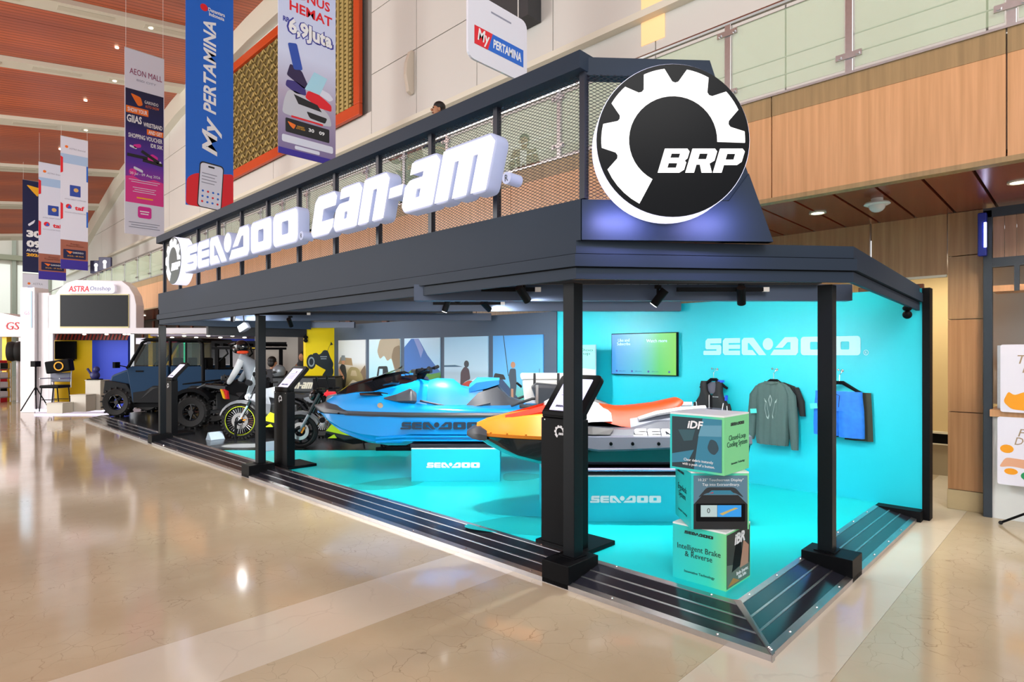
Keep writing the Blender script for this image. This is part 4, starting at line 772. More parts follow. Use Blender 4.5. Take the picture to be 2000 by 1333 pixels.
for X, D, lab in ((-4.8, 10.42, 'black wheel chock post at the lime-rimmed motorcycle wheel'), (-3.42, 9.38, 'black wheel chock post at the roadster motorcycle wheel')):
    t = thing('wheel_chock', lab, 'wheel chock', fr(X, D, Z0), 'wheel chocks'); MB().cyl((0, 0, .01), (0, 0, .32), .022, n=12).tube([(0, 0, .3), (.08, .08, .33)], .022).o('post', BLKM, t); box('base', BLKM, t, (-.12, -.06, 0), (.16, .06, .012))
# ---- quad bike ----
T = thing('quad_bike', 'black four-wheel quad bike with knobbly tyres between utility vehicle and motorcycle', 'quad bike', fr(-6.4, 12.05, Z0))
for x, y, nm in ((0, 0, 'front_wheel'), (1.35, 0, 'rear_wheel'), (0, .95, 'front_wheel'), (1.35, .95, 'rear_wheel')): wheel(T, x, y, .325, .24, .53, 18, 7, BLKG, None, nm)
MB().loft([[(-.2, .1, .62), (-.2, .85, .62), (-.18, .85, .72), (-.18, .1, .72)], [(.25, .05, .8), (.25, .9, .8), (.2, .9, .9), (.2, .05, .9)], [(.6, .15, .72), (.6, .8, .72), (.6, .8, .86), (.6, .15, .86)]]).o('front_body', BLKG, T, bevel=.03)
for y0 in (-.12, .83):
    sec = [[(.42*-math.cos(math.radians(a)), y0, .32+.42*math.sin(math.radians(a))), (.47*-math.cos(math.radians(a)), y0, .34+.47*math.sin(math.radians(a))), (.47*-math.cos(math.radians(a)), y0+.26, .34+.47*math.sin(math.radians(a))), (.42*-math.cos(math.radians(a)), y0+.26, .32+.42*math.sin(math.radians(a)))] for a in range(25, 160, 15)]
    MB().loft(sec).o('fender', BLK, T, smooth=50); MB().loft([[(q[0]+1.35, q[1], q[2]) for q in s_] for s_ in sec]).o('fender', BLK, T, smooth=50)
for y in (.12, .3, .48, .66, .84): MB().tube([(-.25, y, .88), (.3, y, .95)], .012, 6).o('rack_bar', BLKM, T)
MB().tube([(-.25, .08, .88), (-.25, .88, .88), (.3, .88, .95), (.3, .08, .95)], .014, 6, closed=True).o('rack_rim', BLKM, T)
MB().loft([[(.5, .25, .7), (.5, .7, .7), (.5, .62, .95), (.5, .33, .95)], [(.8, .3, .6), (.8, .65, .6), (.8, .6, .88), (.8, .35, .88)], [(1.4, .28, .65), (1.4, .67, .65), (1.4, .62, .9), (1.4, .33, .9)]]).o('seat', BLK, T, smooth=50)
MB().box((.3, .3, .3), (1.1, .65, .7)).o('engine', PLAS, T, bevel=.03); MB().box((.35, -.02, .3), (1.0, .25, .36)).box((.35, .7, .3), (1.0, .97, .36)).o('footboard', PLAS, T)
for s_ in (-1, 1): MB().tube([(.45, .475+s_*.05, .98), (.5, .475+s_*.2, 1.06), (.6, .475+s_*.42, 1.05)], .014).o('handlebar', BLK, T); MB().tube([(.55, .475+s_*.32, 1.055), (.63, .475+s_*.46, 1.045)], .02).o('grip', RUB, T)
MB().box((.36, .38, .92), (.52, .57, 1.04)).o('dash', PLAS, T, bevel=.02); MB().ell((-.2, .2, .68), (.03, .08, .05)).ell((-.2, .75, .68), (.03, .08, .05)).o('headlight', mat('clear_lens', '#d8dde2', .1), T); MB().tube([(.0, .0, .34), (.1, .3, .42)], .02).tube([(.02, .1, .4), (.12, .2, .72)], .03).o('suspension', PLAS, T); MB().ell((-.1, -.02, .62), (.03, .015, .018)).o('reflector', AMB, T)
for k, c in enumerate(('#f2c21a', '#f0761f', '#d8232a')): MB().prism([(.52+k*.025, .78), (.6+k*.025, .74), (.62+k*.025, .58), (.58+k*.025, .6)], .03, .12, 'y').o('side_flash', mat('flash_'+c[1:], c, .4), T)
# ---- blue utility vehicle ----
T = thing('utility_vehicle', 'steel blue crew-cab utility vehicle with black roof and knobbly tyres', 'utility vehicle', fr(-9.76, 14.2, Z0))
UB = mat('steel_blue_paint', '#1c3a58', .4, spec=.15); CLAD = mat('charcoal_cladding', '#1d1f22', .55, spec=.15)
for x, y, nm in ((.38, .12, 'front_wheel'), (.38, 1.35, 'front_wheel'), (3.0, .12, 'rear_wheel'), (3.0, 1.35, 'rear_wheel')): wheel(T, x, y, .345, .27, .55, 16, 6, BLKG, None, nm)
MB().prism([(.12, .7), (.2, .98), (.45, 1.08), (.72, 1.17), (.8, .9), (.7, .62), (.2, .6)], .1, 1.4, 'y').o('bonnet', UB, T, bevel=.05)
MB().prism([(.06, .55), (.1, .86), (.3, .84), (.62, .78), (.86, .4), (.8, .3), (.6, .5), (.2, .55)], .02, .2, 'y').o('front_fender', CLAD, T, bevel=.02); MB().prism([(.06, .55), (.1, .86), (.3, .84), (.62, .78), (.86, .4), (.8, .3), (.6, .5), (.2, .55)], 1.3, 1.48, 'y').o('front_fender', CLAD, T, bevel=.02)
box('front_bumper', CLAD, T, (.02, .2, .4), (.14, 1.3, .78), bevel=.03); MB().tube([(.3, .3, .38), (.36, .12, .4)], .03).tube([(.35, .2, .42), (.45, .28, .8)], .045).o('suspension', PLAS, T)
MB().box((.7, .08, .22), (3.7, 1.42, .36)).o('chassis', BLKM, T)
for y0, y1 in ((.0, .06), (1.44, 1.5)):
    for x0, x1, nm in ((.78, 1.62, 'front'), (1.68, 2.42, 'rear')):
        d = MB().prism([(x0, .34), (x1, .34), (x1, 1.2), (x0+(0 if nm == 'rear' else -.02), 1.2), (x0-(.0 if nm == 'rear' else .14), 1.14)], y0, y1, 'y').o('door', UB, T, bevel=.015)
        yo = y0-.012 if y0 == 0 else y1
        MB().prism([(x0+.02, .34), (x1-.01, .34), (x1-.01, .74), (x0+.5, .74), (x0+.3, .62), (x0+.02, .58)], yo, yo+.012, 'y').o('door_cladding', CLAD, d); MB().box((x0+.08, yo, 1.06), (x0+.26, yo+.012, 1.1)).o('door_handle', BLK, d); MB().prism([(x0+.2, .42), (x0+.45, .7), (x0+.62, .7), (x0+.5, .66)], yo-.004, yo+.012, 'y').o('cladding_rib', PLAS, d)
    MB().tube([(.64, y0+.03, 1.14), (1.0, y0+.03, 1.76), (1.12, y0+.03, 1.82), (2.3, y0+.03, 1.82), (2.42, y0+.03, 1.74), (2.44, y0+.03, .36)], .038).tube([(1.65, y0+.03, 1.2), (1.65, y0+.03, 1.82)], .034).o('roll_cage', BLKM, T)
    MB().prism([(.82, 1.22), (1.6, 1.22), (1.6, 1.76), (1.12, 1.76)], y0+.02, y0+.03, 'y').o('side_window', DGL, T); MB().prism([(1.7, 1.22), (2.38, 1.22), (2.38, 1.76), (1.7, 1.76)], y0+.02, y0+.03, 'y').o('side_window', DGL, T); MB().box((2.02, y0+.01, 1.2), (2.05, y0+.04, 1.78)).o('window_bar', BLK, T)
    MB().tube([(.62, y0+.03, 1.18), (.52, y0+(-.08 if y0 == 0 else .14), 1.22)], .012).box((.44, y0+(-.2 if y0 == 0 else .08), 1.16), (.5, y0+(-.02 if y0 == 0 else .26), 1.3)).o('mirror', BLK, T)
MB().prism([(.95, 1.82), (1.1, 1.87), (2.4, 1.87), (2.48, 1.8)], -.02, 1.52, 'y').o('roof', BLKM, T, bevel=.02); MB().prism([(.66, 1.16), (.7, 1.14), (1.06, 1.78), (1.03, 1.8)], .1, 1.4, 'y').o('windscreen', DGL, T)
for y in (.3, .95): MB().box((1.2, y, .6), (1.6, y+.35, .75)).box((1.55, y, .7), (1.65, y+.35, 1.4)).o('seat', BLK, T, bevel=.04); MB().box((1.95, y, .6), (2.3, y+.35, .75)).box((2.28, y, .7), (2.38, y+.35, 1.4)).o('seat', BLK, T, bevel=.04)
MB().tube([(1.12+.1*math.cos(a*.7)*.4, .45+.17*math.sin(a*.7), 1.2+.15*math.cos(a*.7)) for a in range(9)], .014, 6, closed=True).o('steering_wheel', BLK, T)
MB().box((2.5, .05, .6), (3.9, 1.45, .7)).box((2.5, .02, .7), (3.9, .07, 1.05)).box((2.5, 1.43, .7), (3.9, 1.48, 1.05)).box((3.85, .05, .7), (3.9, 1.45, 1.05)).box((2.5, .05, .7), (2.55, 1.45, 1.15)).o('cargo_bed', CLAD, T, bevel=.01); box('bed_side', UB, T, (2.5, -.01, .78), (3.4, .02, 1.12), bevel=.01)
MB().prism([(2.52, .36), (2.6, .75), (2.75, .85), (3.25, .85), (3.42, .75), (3.5, .4), (3.4, .4), (3.2, .76), (2.8, .76), (2.64, .4)], -.02, .1, 'y').o('rear_fender', CLAD, T)
for y in (.05, 1.4):
    MB().box((2.7, y, 1.1), (2.78, y+.06, 1.62)).o('rack_post', BLKM, T); MB().box((3.7, y, 1.0), (3.78, y+.06, 1.62)).o('rack_post', BLKM, T); MB().tube([(2.78, y+.03, 1.3), (3.0, y+.03, 1.5), (2.95, y+.03, 1.62)], .02).o('rack_gusset', BLKM, T); MB().box((2.62, y, 1.6), (3.88, y+.05, 1.66)).box((2.62, y, 1.74), (3.88, y+.05, 1.8)).o('rack_rail', BLKM, T)
for k in range(7): box('rack_slat', BLKM, T, (2.62+k*.2, .05, 1.68), (2.7+k*.2, 1.45, 1.74))
for k in range(5): box('reflective_mark', mat('yellow_mark', '#e8c81a', .5), T, (3.2+k*.13, .035, 1.62), (3.27+k*.13, .05, 1.64))
# ---- dark vehicle tail with lettered bed ----
T = thing('utility_vehicle', 'dark utility vehicle tail with silver can-am lettering and red tail light', 'utility vehicle', fr(-4.9, 12.3, Z0))
MB().box((0, 0, .71), (1.27, .05, 1.0)).box((0, .5, .71), (1.27, .55, 1.0)).box((0, .05, .68), (1.27, .5, .74)).box((1.22, .05, .7), (1.27, .5, 1.0)).o('cargo_bed', mat('graphite_bed', '#33363a', .45), T, bevel=.015)
box('bed_cap', BLK, T, (.82, -.008, .735), (1.28, .0, .985), bevel=.003); box('bed_rim', BLK, T, (-.01, -.01, 1.0), (1.28, .56, 1.025), bevel=.005); canam(T, mat('silver_vinyl', '#c9c7b4', .35), pl((.26, -.004, .78), (1, 0, 0), (0, 0, 1)), .53, .13)
box('tail_light', RED, T, (1.02, -.06, .62), (1.3, .0, .72), bevel=.02); box('rear_fascia', SIL, T, (.3, -.03, .48), (1.1, .55, .68), bevel=.04); box('chassis', BLKM, T, (-.2, .1, .25), (1.2, .5, .5))
wheel(T, .5, .0, .3, .24, .55, 16, 6, BLKG, None, 'rear_wheel'); wheel(T, .5, .5, .3, .24, .55, 16, 6, BLKG, None, 'rear_wheel')
# ---- low stand behind the blue watercraft, price holders ----
T = thing('floor_stand', 'low black steel stand lying behind the blue watercraft bow', 'stand', fr(-2.0, 9.45, Z0)); MB().box((-.1, -.2, 0), (.55, -.14, .05)).box((-.1, .14, 0), (.55, .2, .05)).box((0, -.2, .0), (.06, .2, .05)).box((.4, -.2, 0), (.46, .2, .05)).o('base', BLKM, T); MB().tube([(.03, -.17, .05), (-.05, -.1, .14)], .01).tube([(.43, -.17, .05), (.3, -.1, .14)], .01).o('strut', BLKM, T)
for X, D, lab in ((-5.19, 10.5, 'white folded card holder on the floor before the adventure motorcycle'), (-3.78, 9.32, 'white folded card holder on the floor before the roadster motorcycle')):
    T = thing('card_holder', lab, 'card holder', fr(X, D, Z0, .9), 'floor card holders'); MB().prism([(-.1, 0), (.1, 0), (.02, .13), (-.0, .13)], -.12, .12, 'x').o('wedge', mat('pale_card', '#9db0bf', .4), T); box('card', mat('pale_card', '#9db0bf', .4), T, (-.11, -.105, .001), (.11, -.09, .01))
# ================= STANDS, GOODS, PRINTS =================
SCR = mat('lit_tablet_screen', '#cfcdf2', .2, emit=.55)
def kiosk(y, lab, word=False):
    T = thing('tablet_stand', lab, 'tablet stand', wf(3.6, y, Z0, FRONT), 'tablet stands')
    MB().box((-.19, -.05, 0), (.19, .06, 1.0)).o('column', BLK, T, bevel=.006); box('base_plate', BLK, T, (-.24, -.06, 0), (.24, .34, .035), bevel=.004); box('column_top', BLK, T, (-.185, -.045, 1.0), (.185, .055, 1.06), bevel=.01)
    M = Matrix.Translation((0, -.05, 1.02)) @ Matrix.Rotation(math.radians(-42), 4, 'X')
    h = MB().prism(rr(-.2, 0, .2, .42, .04), -.0, .05, 'y').o('tablet_case', BLKM, T, M=M, bevel=.006)
    MB().prism(rr(-.135, .05, .135, .37, .01), -.003, .0, 'y').o('screen', SCR, h)
    MP_ = pl((0, -.0045, 0), (1, 0, 0), (0, 0, 1)); glyph('screen_dot', [circ(.04, .31, .014)], mat('screen_maroon', '#5a1c30', .4), h, MP_)
    for k in range(4): glyph('screen_line', [quad(-.09, .2+k*.025, .07, .206+k*.025)], mat('screen_grey', '#a9a7c8', .4), h, MP_)
    seadoo(h, PK, MP_, .18, .001, x=-.09, y=.085)
    brp(T, PW, pl((0, -.052, .9), (1, 0, 0), (0, 0, 1)), .055, .002)
    for sx in (-.15, .15): MB().ell((sx, -.052, .985), (.006, .004, .006), 6, 4).o('screw', STEEL, T)
kiosk(2.93, 'tall black tablet stand behind the nearest canopy post'); kiosk(7.68, 'black tablet stand between the two motorcycles'); kiosk(12.3, 'black tablet stand beside the blue utility vehicle, farthest of three')
# ---- stacked boxes ----
GR1 = lambda n, ax: grad(n, [(0, '#22cfcf'), (.55, '#38d4bc'), (1, '#9adf6c')], ax, .4, lo=.0, hi=.46)
def carton(lab, M): 
    T = thing('promo_carton', lab, 'carton', M, 'stacked promo cartons'); m = GR1('teal_green_print', 0)
    MB().box((0, 0, 0), (.37, .37, .36)).o('body', m, T); MB().box((-.001, -.001, .358), (.371, .371, .37)).o('lid', mat('white_board', '#e8efee', .5), T, bevel=.003); return T
FACE = lambda: pl((0, -.0015, 0), (1, 0, 0), (0, 0, 1))
SIDEF = lambda: pl((.3715, 0, 0), (0, 1, 0), (0, 0, 1))
DKT = mat('print_deep_teal', '#17323c', .4); MDT = mat('print_mid_blue', '#2f7f9c', .4); SKT = mat('print_steel_blue', '#5f9bb4', .4)
PKG = mat('print_ink_green', '#123a38', .5)
# bottom: x=3.669,y=1.658 near corner; local x = -y world, local y = +x
T = carton('lowest stacked carton reading Intelligent Brake and Reverse', wf(3.65, 2.03, Z0, FRONT)); P = FACE()
seadoo(T, PK, P, .2, .001, x=.085, y=.31); text('lettering', 'Intelligent Brake\n& Reverse', PKG, T, P, .185, .2, .3, .08); text('lettering', 'Innovative Technology', PKG, T, P, .19, .06, .21, .022)
P = SIDEF(); glyph('photo_print', [quad(.01, .01, .36, .35)], mat('print_olive_black', '#2a322f', .4), T, P); glyph('photo_print', [[(.01,.01),(.36,.01),(.36,.1),(.01,.16)]], mat('print_grey_green', '#5d6b60', .4), T, P, .002); glyph('photo_print', [[(.08,.1),(.15,.3),(.22,.26),(.25,.12)]], BLK, T, P, .003); glyph('photo_print', [[(.2,.1),(.26,.27),(.34,.22),(.33,.1)]], mat('print_skin', '#b58c76', .4), T, P, .0035); glyph('photo_print', [[(.02,.02),(.1,.06),(.2,.02)]], mat('print_amber', '#b0782a', .4), T, P, .003)
text('lettering', 'iBR', PW, T, P, .2, .3, .16, .07, .005, .03, .2); text('lettering', 'Brake Smarter,\nRide Safer.', PW, T, P, .24, .06, .18, .05, .005)
T = carton('middle stacked carton showing a touchscreen display dashboard', fr(1.15, 3.85, Z0+.372)); P = FACE()
glyph('photo_print', [quad(.015, .0, .36, .345)], mat('print_blue_grey_sky', '#5a7f94', .4), T, P); glyph('photo_print', [[(.015,.0),(.36,.0),(.36,.16),(.3,.22),(.07,.22),(.015,.16)]], mat('print_dash_black', '#14181c', .4), T, P, .002); glyph('photo_print', [rc([(.04,.2),(.1,.27),(.28,.27),(.34,.2),(.28,.235),(.1,.235)], .02)], mat('print_dark_shell', '#242c32', .4), T, P, .003); glyph('photo_print', [[(.1,.225),(.13,.25),(.25,.25),(.28,.225)]], MDT, T, P, .0035); glyph('photo_print', [[(.11,.232),(.14,.238),(.14,.232)]], PR, T, P, .004)
glyph('photo_print', [rr(.03, .05, .345, .165, .008)], BLK, T, P, .003); glyph('photo_print', [quad(.06, .08, .165, .155)], mat('print_display_grey', '#a8bdbf', .4, emit=.15), T, P, .004); glyph('photo_print', [quad(.167, .08, .32, .155)], mat('print_display_blue', '#2a8fd8', .4, emit=.15), T, P, .004); glyph('photo_print', [[(.18,.1),(.23,.12),(.28,.14),(.3,.135),(.25,.115),(.2,.09)]], mat('print_island', '#c8b46a', .4), T, P, .005); text('lettering', '0', PK, T, P, .11, .12, .02, .032, .005)
text('lettering', '10.25" Touchscreen Display"', PW, T, P, .19, .315, .29, .022, .004); text('lettering', 'Tap into Extraordinary.', PW, T, P, .19, .285, .24, .022, .004)
P = pl((-.0015, .37, 0), (0, -1, 0), (0, 0, 1)); seadoo(T, PK, P, .16, .001, x=.05, y=.315); text('lettering', 'Ergolock\nSystem', PKG, T, P, .17, .19, .2, .1); text('lettering', 'Innovative Technology', PKG, T, P, .18, .06, .2, .018)
T = carton('topmost stacked carton with iDF photo and Closed-Loop Cooling System text', wf(3.57, 2.005, Z0+.744, FRONT)); P = FACE()
glyph('photo_print', [quad(.015, .015, .355, .345)], DKT, T, P); glyph('photo_print', [[(.17,.015),(.355,.015),(.355,.345),(.23,.345),(.2,.22)]], MDT, T, P, .002); glyph('photo_print', [[(.22,.3),(.355,.31),(.355,.24),(.2,.23)]], SKT, T, P, .003); glyph('photo_print', [rc([(.26,.16),(.28,.22),(.32,.21),(.34,.16),(.31,.12),(.28,.13)], .02)], mat('print_rock', '#24424f', .4), T, P, .004); glyph('photo_print', [[(.06,.26),(.18,.27),(.16,.2),(.1,.19)]], mat('print_slate_teal', '#2b5560', .4), T, P, .003); glyph('photo_print', [[(.015,.1),(.17,.14),(.13,.06),(.015,.04)]], MDT, T, P, .003)
text('lettering', 'iDF', PW, T, P, .18, .3, .11, .05, .006, .03, .2); text('lettering', 'Clear debris instantly', PW, T, P, .2, .07, .2, .022, .006); text('lettering', 'with a push of a button.', PW, T, P, .2, .042, .22, .022, .006)
P = SIDEF(); seadoo(T, PK, P, .2, .001, x=.09, y=.3); text('lettering', 'Closed-Loop\nCooling System', PKG, T, P, .19, .2, .3, .085); text('lettering', 'Innovative Technology', PKG, T, P, .2, .06, .2, .018)
# ---- television ----
T = thing('television', 'wall television with a blue to green gradient screen', 'television', wf(6.885, 4.735, 1.315, FRONT)); box('case', BLK, T, (0, -.04, 0), (.985, .01, .555), bevel=.004)
box('screen', grad('screen_gradient', [(0, '#2a9df5'), (.45, '#35c8e0'), (.75, '#4fd96a'), (1, '#7fdf4a')], 0, .35, .55, 0, .985), T, (.01, -.043, .01), (.975, -.04, .545)); P = pl((0, -.0445, 0), (1, 0, 0), (0, 0, 1))
SW = mat('screen_pale_text', '#9fdcf5', .4, emit=.5); text('lettering', 'Like and\nSubscribe', SW, T, P, .2, .44, .21, .09); text('lettering', 'Watch more', SW, T, P, .7, .45, .3, .04)
for x in (.09, .33, .58, .88): glyph('icon', [circ(x, .05, .014)], mat('screen_purple', '#3a3e9a', .4), T, P)
for x in (.18, .43, .68): text('lettering', '@sea.doo', mat('screen_navy_text', '#0d4f80', .4), T, P, x, .05, .1, .018)
# ---- roll-up banner by the teal wall ----
T = thing('standing_banner', 'slim white standing banner against the teal wall', 'banner', wf(6.62, 5.36, Z0, FRONT)); box('board', PW, T, (0, 0, .02), (.52, .02, 1.62)); box('foot', BLK, T, (.05, -.08, 0), (.47, .1, .02)); P = pl((0, -.001, 0), (1, 0, 0), (0, 0, 1)); glyph('print_band', [[(0,1.32),(.52,1.28),(.52,1.62),(0,1.62)]], mat('print_aqua', '#7ff0e0', .5), T, P); text('lettering', 'Sea Doo\nGroup', PKG, T, P, .27, 1.52, .42, .1, .003)
# ---- garments ----
HK = lambda y, z, lab: (lambda t: (MB().cyl((0, 0, 0), (0, -.14, .01), .006, n=8).ell((0, -.14, .012), .012, 8, 6).o('peg', CHROME, t), MB().cyl((0, .0, 0), (0, -.008, 0), .015).o('wall_plate', CHROME, t)))(thing('wall_hook', lab, 'hook', wf(6.9, y, z, FRONT), 'garment hooks'))
HK(3.245, 1.41, 'chrome wall hook holding the life vest'); HK(2.545, 1.42, 'chrome wall hook holding the long-sleeved shirt'); HK(1.88, 1.42, 'chrome wall hook holding the blue shorts')
def hanger(y, z, lab, wd=.2, clips=False):
    T = thing('clothes_hanger', lab, 'hanger', wf(6.8, y, z, FRONT), 'clothes hangers')
    MB().tube([(0, 0, -.09), (0, 0, -.02), (.018, 0, .0), (.02, 0, .02), (.0, 0, .03), (-.016, 0, .018)], .003, 6).o('wire_hook', CHROME, T)
    MB().tube([(-wd, 0, -.2), (-wd*.8, 0, -.18), (-.03, 0, -.1), (.03, 0, -.1), (wd*.8, 0, -.18), (wd, 0, -.2)], [.014, .016, .02, .02, .016, .014]).o('shoulder_bar', BLK, T)
    if clips: MB().tube([(-wd, 0, -.2), (wd, 0, -.2)], .006).o('cross_bar', BLK, T); MB().box((-wd+.02, -.014, -.25), (-wd+.05, .014, -.18)).box((wd-.05, -.014, -.25), (wd-.02, .014, -.18)).o('clip', BLK, T)
hanger(3.245, 1.39, 'black hanger under the life vest', .17); hanger(2.545, 1.40, 'black hanger under the long-sleeved shirt', .18); hanger(1.88, 1.40, 'black clip hanger above the blue shorts', .2, True)
def cloth(rows, th, amp, n=18, k=5, ph=0.0, y0=0.0):
    """hanging cloth from rows (z, x_left, x_right, bulge); folds run down"""
    secs = []
    for z, a, b, bl in rows:
        fr_, bk = [], []
        for i in range(n+1):
            s_ = i/n; x = a+(b-a)*s_; f = amp*bl*math.sin(s_*k*2*math.pi+ph); e = math.sqrt(max(0, 1-(2*s_-1)**2))
            fr_.append((x, y0-th*(.25+.75*e)*.5*bl+f, z)); bk.append((x, y0+th*(.2+.8*e)*.5*bl+f*.5, z))
        secs.append(fr_+bk[::-1])
    return MB().loft(secs)
SH = mat('sage_grey_jersey', '#48605f', .8, var=.05, scale=20); DKC = mat('black_cloth', '#15181c', .8); PRT = mat('pale_fish_print', '#93a6a4', .7)
T = thing('long_sleeve_shirt', 'grey-green long-sleeved shirt with fish print hanging on the teal wall', 'shirt', wf(6.8, 2.56, 1.29, FRONT))
cloth([(0, -.07, .07, .6), (-.03, -.15, .15, .8), (-.07, -.19, .19, .9), (-.2, -.185, .185, 1), (-.45, -.175, .175, 1.1), (-.62, -.18, .18, 1.3), (-.70, -.165, .17, 1.3)], .09, .008).o('torso', SH, T, smooth=60)
for s_ in (-1, 1): cloth([(-.05, s_*.15-.03, s_*.15+.03, .8), (-.15, s_*.2-.05, s_*.2+.05, 1), (-.4, s_*.222-.05, s_*.222+.05, 1), (-.6, s_*.232-.045, s_*.232+.045, 1), (-.735 if s_ > 0 else -.66, s_*.24-.036, s_*.24+.036, 1)], .07, .004, 10, 2).o('sleeve', SH, T, smooth=60)
MB().tube([(.075*math.cos(a*math.pi/8), -.02-.03*abs(math.sin(a*math.pi/8)), -.0-.03*abs(math.sin(a*math.pi/8))) for a in range(9)], .007, 6).o('collar', SH, T)
P = pl((0, -.062, 0), (1, 0, 0), (0, 0, 1))
for dx, sg in ((-.04, -1), (.05, 1)):
    o_ = [(dx+sg*(.0), -.22), (dx+sg*.03, -.18), (dx+sg*.012, -.22), (dx+sg*.02, -.3), (dx-sg*.0, -.4), (dx-sg*.02, -.42), (dx-sg*.03, -.38), (dx-sg*.01, -.28)]
    glyph('fish_print', [rc(o_, .01), [(x*.8+dx*.2, (y+.3)*.8-.3) for x, y in rc(o_, .01)]], PRT, T, P)
glyph('fish_print', [rc([(0,-.14),(.02,-.2),(0,-.28),(-.02,-.2)], .01), rc([(0,-.16),(.013,-.2),(0,-.26),(-.013,-.2)], .008)], PRT, T, P)
MB().box((-.25, -.07, -.34), (-.18, -.066, -.29)).o('price_tag', mat('aqua_tag', '#49d8cf', .5), T, M=Matrix.Rotation(-.1, 4, 'Y'))
T = thing('dark_shirt', 'black short-sleeved shirt hanging behind the grey-green shirt', 'shirt', wf(6.86, 2.52, 1.28, FRONT)); cloth([(0, -.07, .07, .6), (-.04, -.16, .18, .8), (-.1, -.19, .21, 1), (-.62, -.19, .2, 1.1)], .05, .004).o('torso', DKC, T, smooth=60); cloth([(-.05, .15, .22, .8), (-.2, .2, .28, 1), (-.36, .23, .29, 1)], .05, .003, 8, 2).o('sleeve', DKC, T, smooth=60); cloth([(-.05, -.2, -.14, .8), (-.2, -.24, -.17, 1), (-.34, -.25, -.18, 1)], .05, .003, 8, 2).o('sleeve', DKC, T, smooth=60)
BS = mat('marbled_blue_shorts', '#1f78e0', .7, var=.35, scale=14); T = thing('board_shorts', 'marbled bright blue board shorts hanging on the teal wall', 'shorts', wf(6.8, 1.89, 1.21, FRONT))
cloth([(0, -.22, .22, .8), (-.05, -.22, .22, 1), (-.2, -.235, .235, 1.1)], .08, .006).o('waist', BS, T, smooth=60)
cloth([(-.2, -.235, .0, 1), (-.35, -.24, .0, 1), (-.46, -.235, .0, 1)], .08, .006, 12, 3).o('leg', BS, T, smooth=60); cloth([(-.2, .0, .235, 1), (-.35, .0, .24, 1), (-.47, .005, .24, 1)], .08, .006, 12, 3).o('leg', BS, T, smooth=60)
MB().tube([(0, -.06, -.03), (-.04, -.07, -.05), (-.02, -.07, -.12)], .004, 5).tube([(0, -.06, -.03), (.03, -.07, -.04), (.02, -.07, -.16)], .004, 5).o('drawstring', mat('navy_cord', '#16306a', .7), T); MB().box((-.27, -.075, -.16), (-.2, -.071, -.105)).o('price_tag', MATS['aqua_tag'], T, M=Matrix.Rotation(-.12, 4, 'Y'))
T = thing('dark_shorts', 'dark olive shorts hanging behind the blue shorts', 'shorts', wf(6.87, 1.85, 1.2, FRONT)); cloth([(0, -.22, .24, .8), (-.2, -.235, .25, 1)], .05, .004).o('waist', mat('dark_olive_cloth', '#33382c', .8), T, smooth=60); cloth([(-.2, -.235, .0, 1), (-.47, -.24, .0, 1)], .05, .003, 10, 2).o('leg', MATS['dark_olive_cloth'], T, smooth=60); cloth([(-.2, .0, .25, 1), (-.49, .0, .26, 1)], .05, .003, 10, 2).o('leg', MATS['dark_olive_cloth'], T, smooth=60)
T = thing('life_vest', 'black and grey life vest with blue straps hanging on the teal wall', 'vest', wf(6.8, 3.27, 1.29, FRONT)); VB = mat('black_neoprene', '#16181c', .7); VG = mat('grey_neoprene', '#5a5c6a', .7)
for s_ in (-1, 1):
    cloth([(-.02, min(s_*.05, s_*.13), max(s_*.05, s_*.13), .7), (-.06, min(s_*.058, s_*.14), max(s_*.058, s_*.14), .9), (-.14, min(s_*.05, s_*.135), max(s_*.05, s_*.135), 1), (-.2, min(s_*.002, s_*.15), max(s_*.002, s_*.15), 1.2), (-.26, min(s_*.002, s_*.19), max(s_*.002, s_*.19), 1.2), (-.33, min(s_*.002, s_*.215), max(s_*.002, s_*.215), 1.2)], .1, .002, 10, 1).o('front_panel', VB, T, smooth=50)
    cloth([(-.33, min(s_*.002, s_*.18), max(s_*.002, s_*.18), 1.1), (-.46, min(s_*.002, s_*.2), max(s_*.002, s_*.2), 1.1), (-.56, min(s_*.002, s_*.2), max(s_*.002, s_*.2), 1)], .1, .002, 10, 1).o('lower_panel', VG, T, smooth=50)
    cloth([(-.28, min(s_*.17, s_*.22), max(s_*.17, s_*.22), .9), (-.42, min(s_*.19, s_*.26), max(s_*.19, s_*.26), 1), (-.56, min(s_*.2, s_*.26), max(s_*.2, s_*.26), 1)], .09, .002, 8, 1).o('side_panel', VB, T, smooth=50)
    MB().tube([(s_*.17, -.055, -.27), (s_*.15, -.06, -.4), (s_*.19, -.06, -.55)], .005, 5).tube([(s_*.21, -.05, -.3), (s_*.22, -.05, -.42), (s_*.21, -.05, -.55)], .004, 5).o('piping', PW, T)
cloth([(-.03, -.07, .07, .5), (-.12, -.06, .06, .6), (-.17, -.03, .03, .5)], .05, 0, 8, 1, y0=.02).o('inner_lining', VG, T, smooth=50); MB().box((-.2, -.06, -.46), (.2, -.052, -.42)).o('belt', mat('grey_webbing', '#8d90a0', .7), T); MB().box((-.03, -.072, -.47), (.03, -.056, -.41)).o('buckle', PLAS, T)
MB().tube([(0, -.062, -.18), (0, -.064, -.34)], .004, 5).o('zipper', STEEL, T); MB().box((.09, -.03, -.03), (.15, .02, -.005)).box((.18, -.04, -.24), (.2, .0, -.18)).o('blue_strap', mat('royal_blue_webbing', '#1d4fd8', .6), T); text('lettering', 'SEA-DOO', PW, T, pl((0, -.068, 0), (1, 0, 0), (0, 0, 1)), .08, -.2, .07, .01)
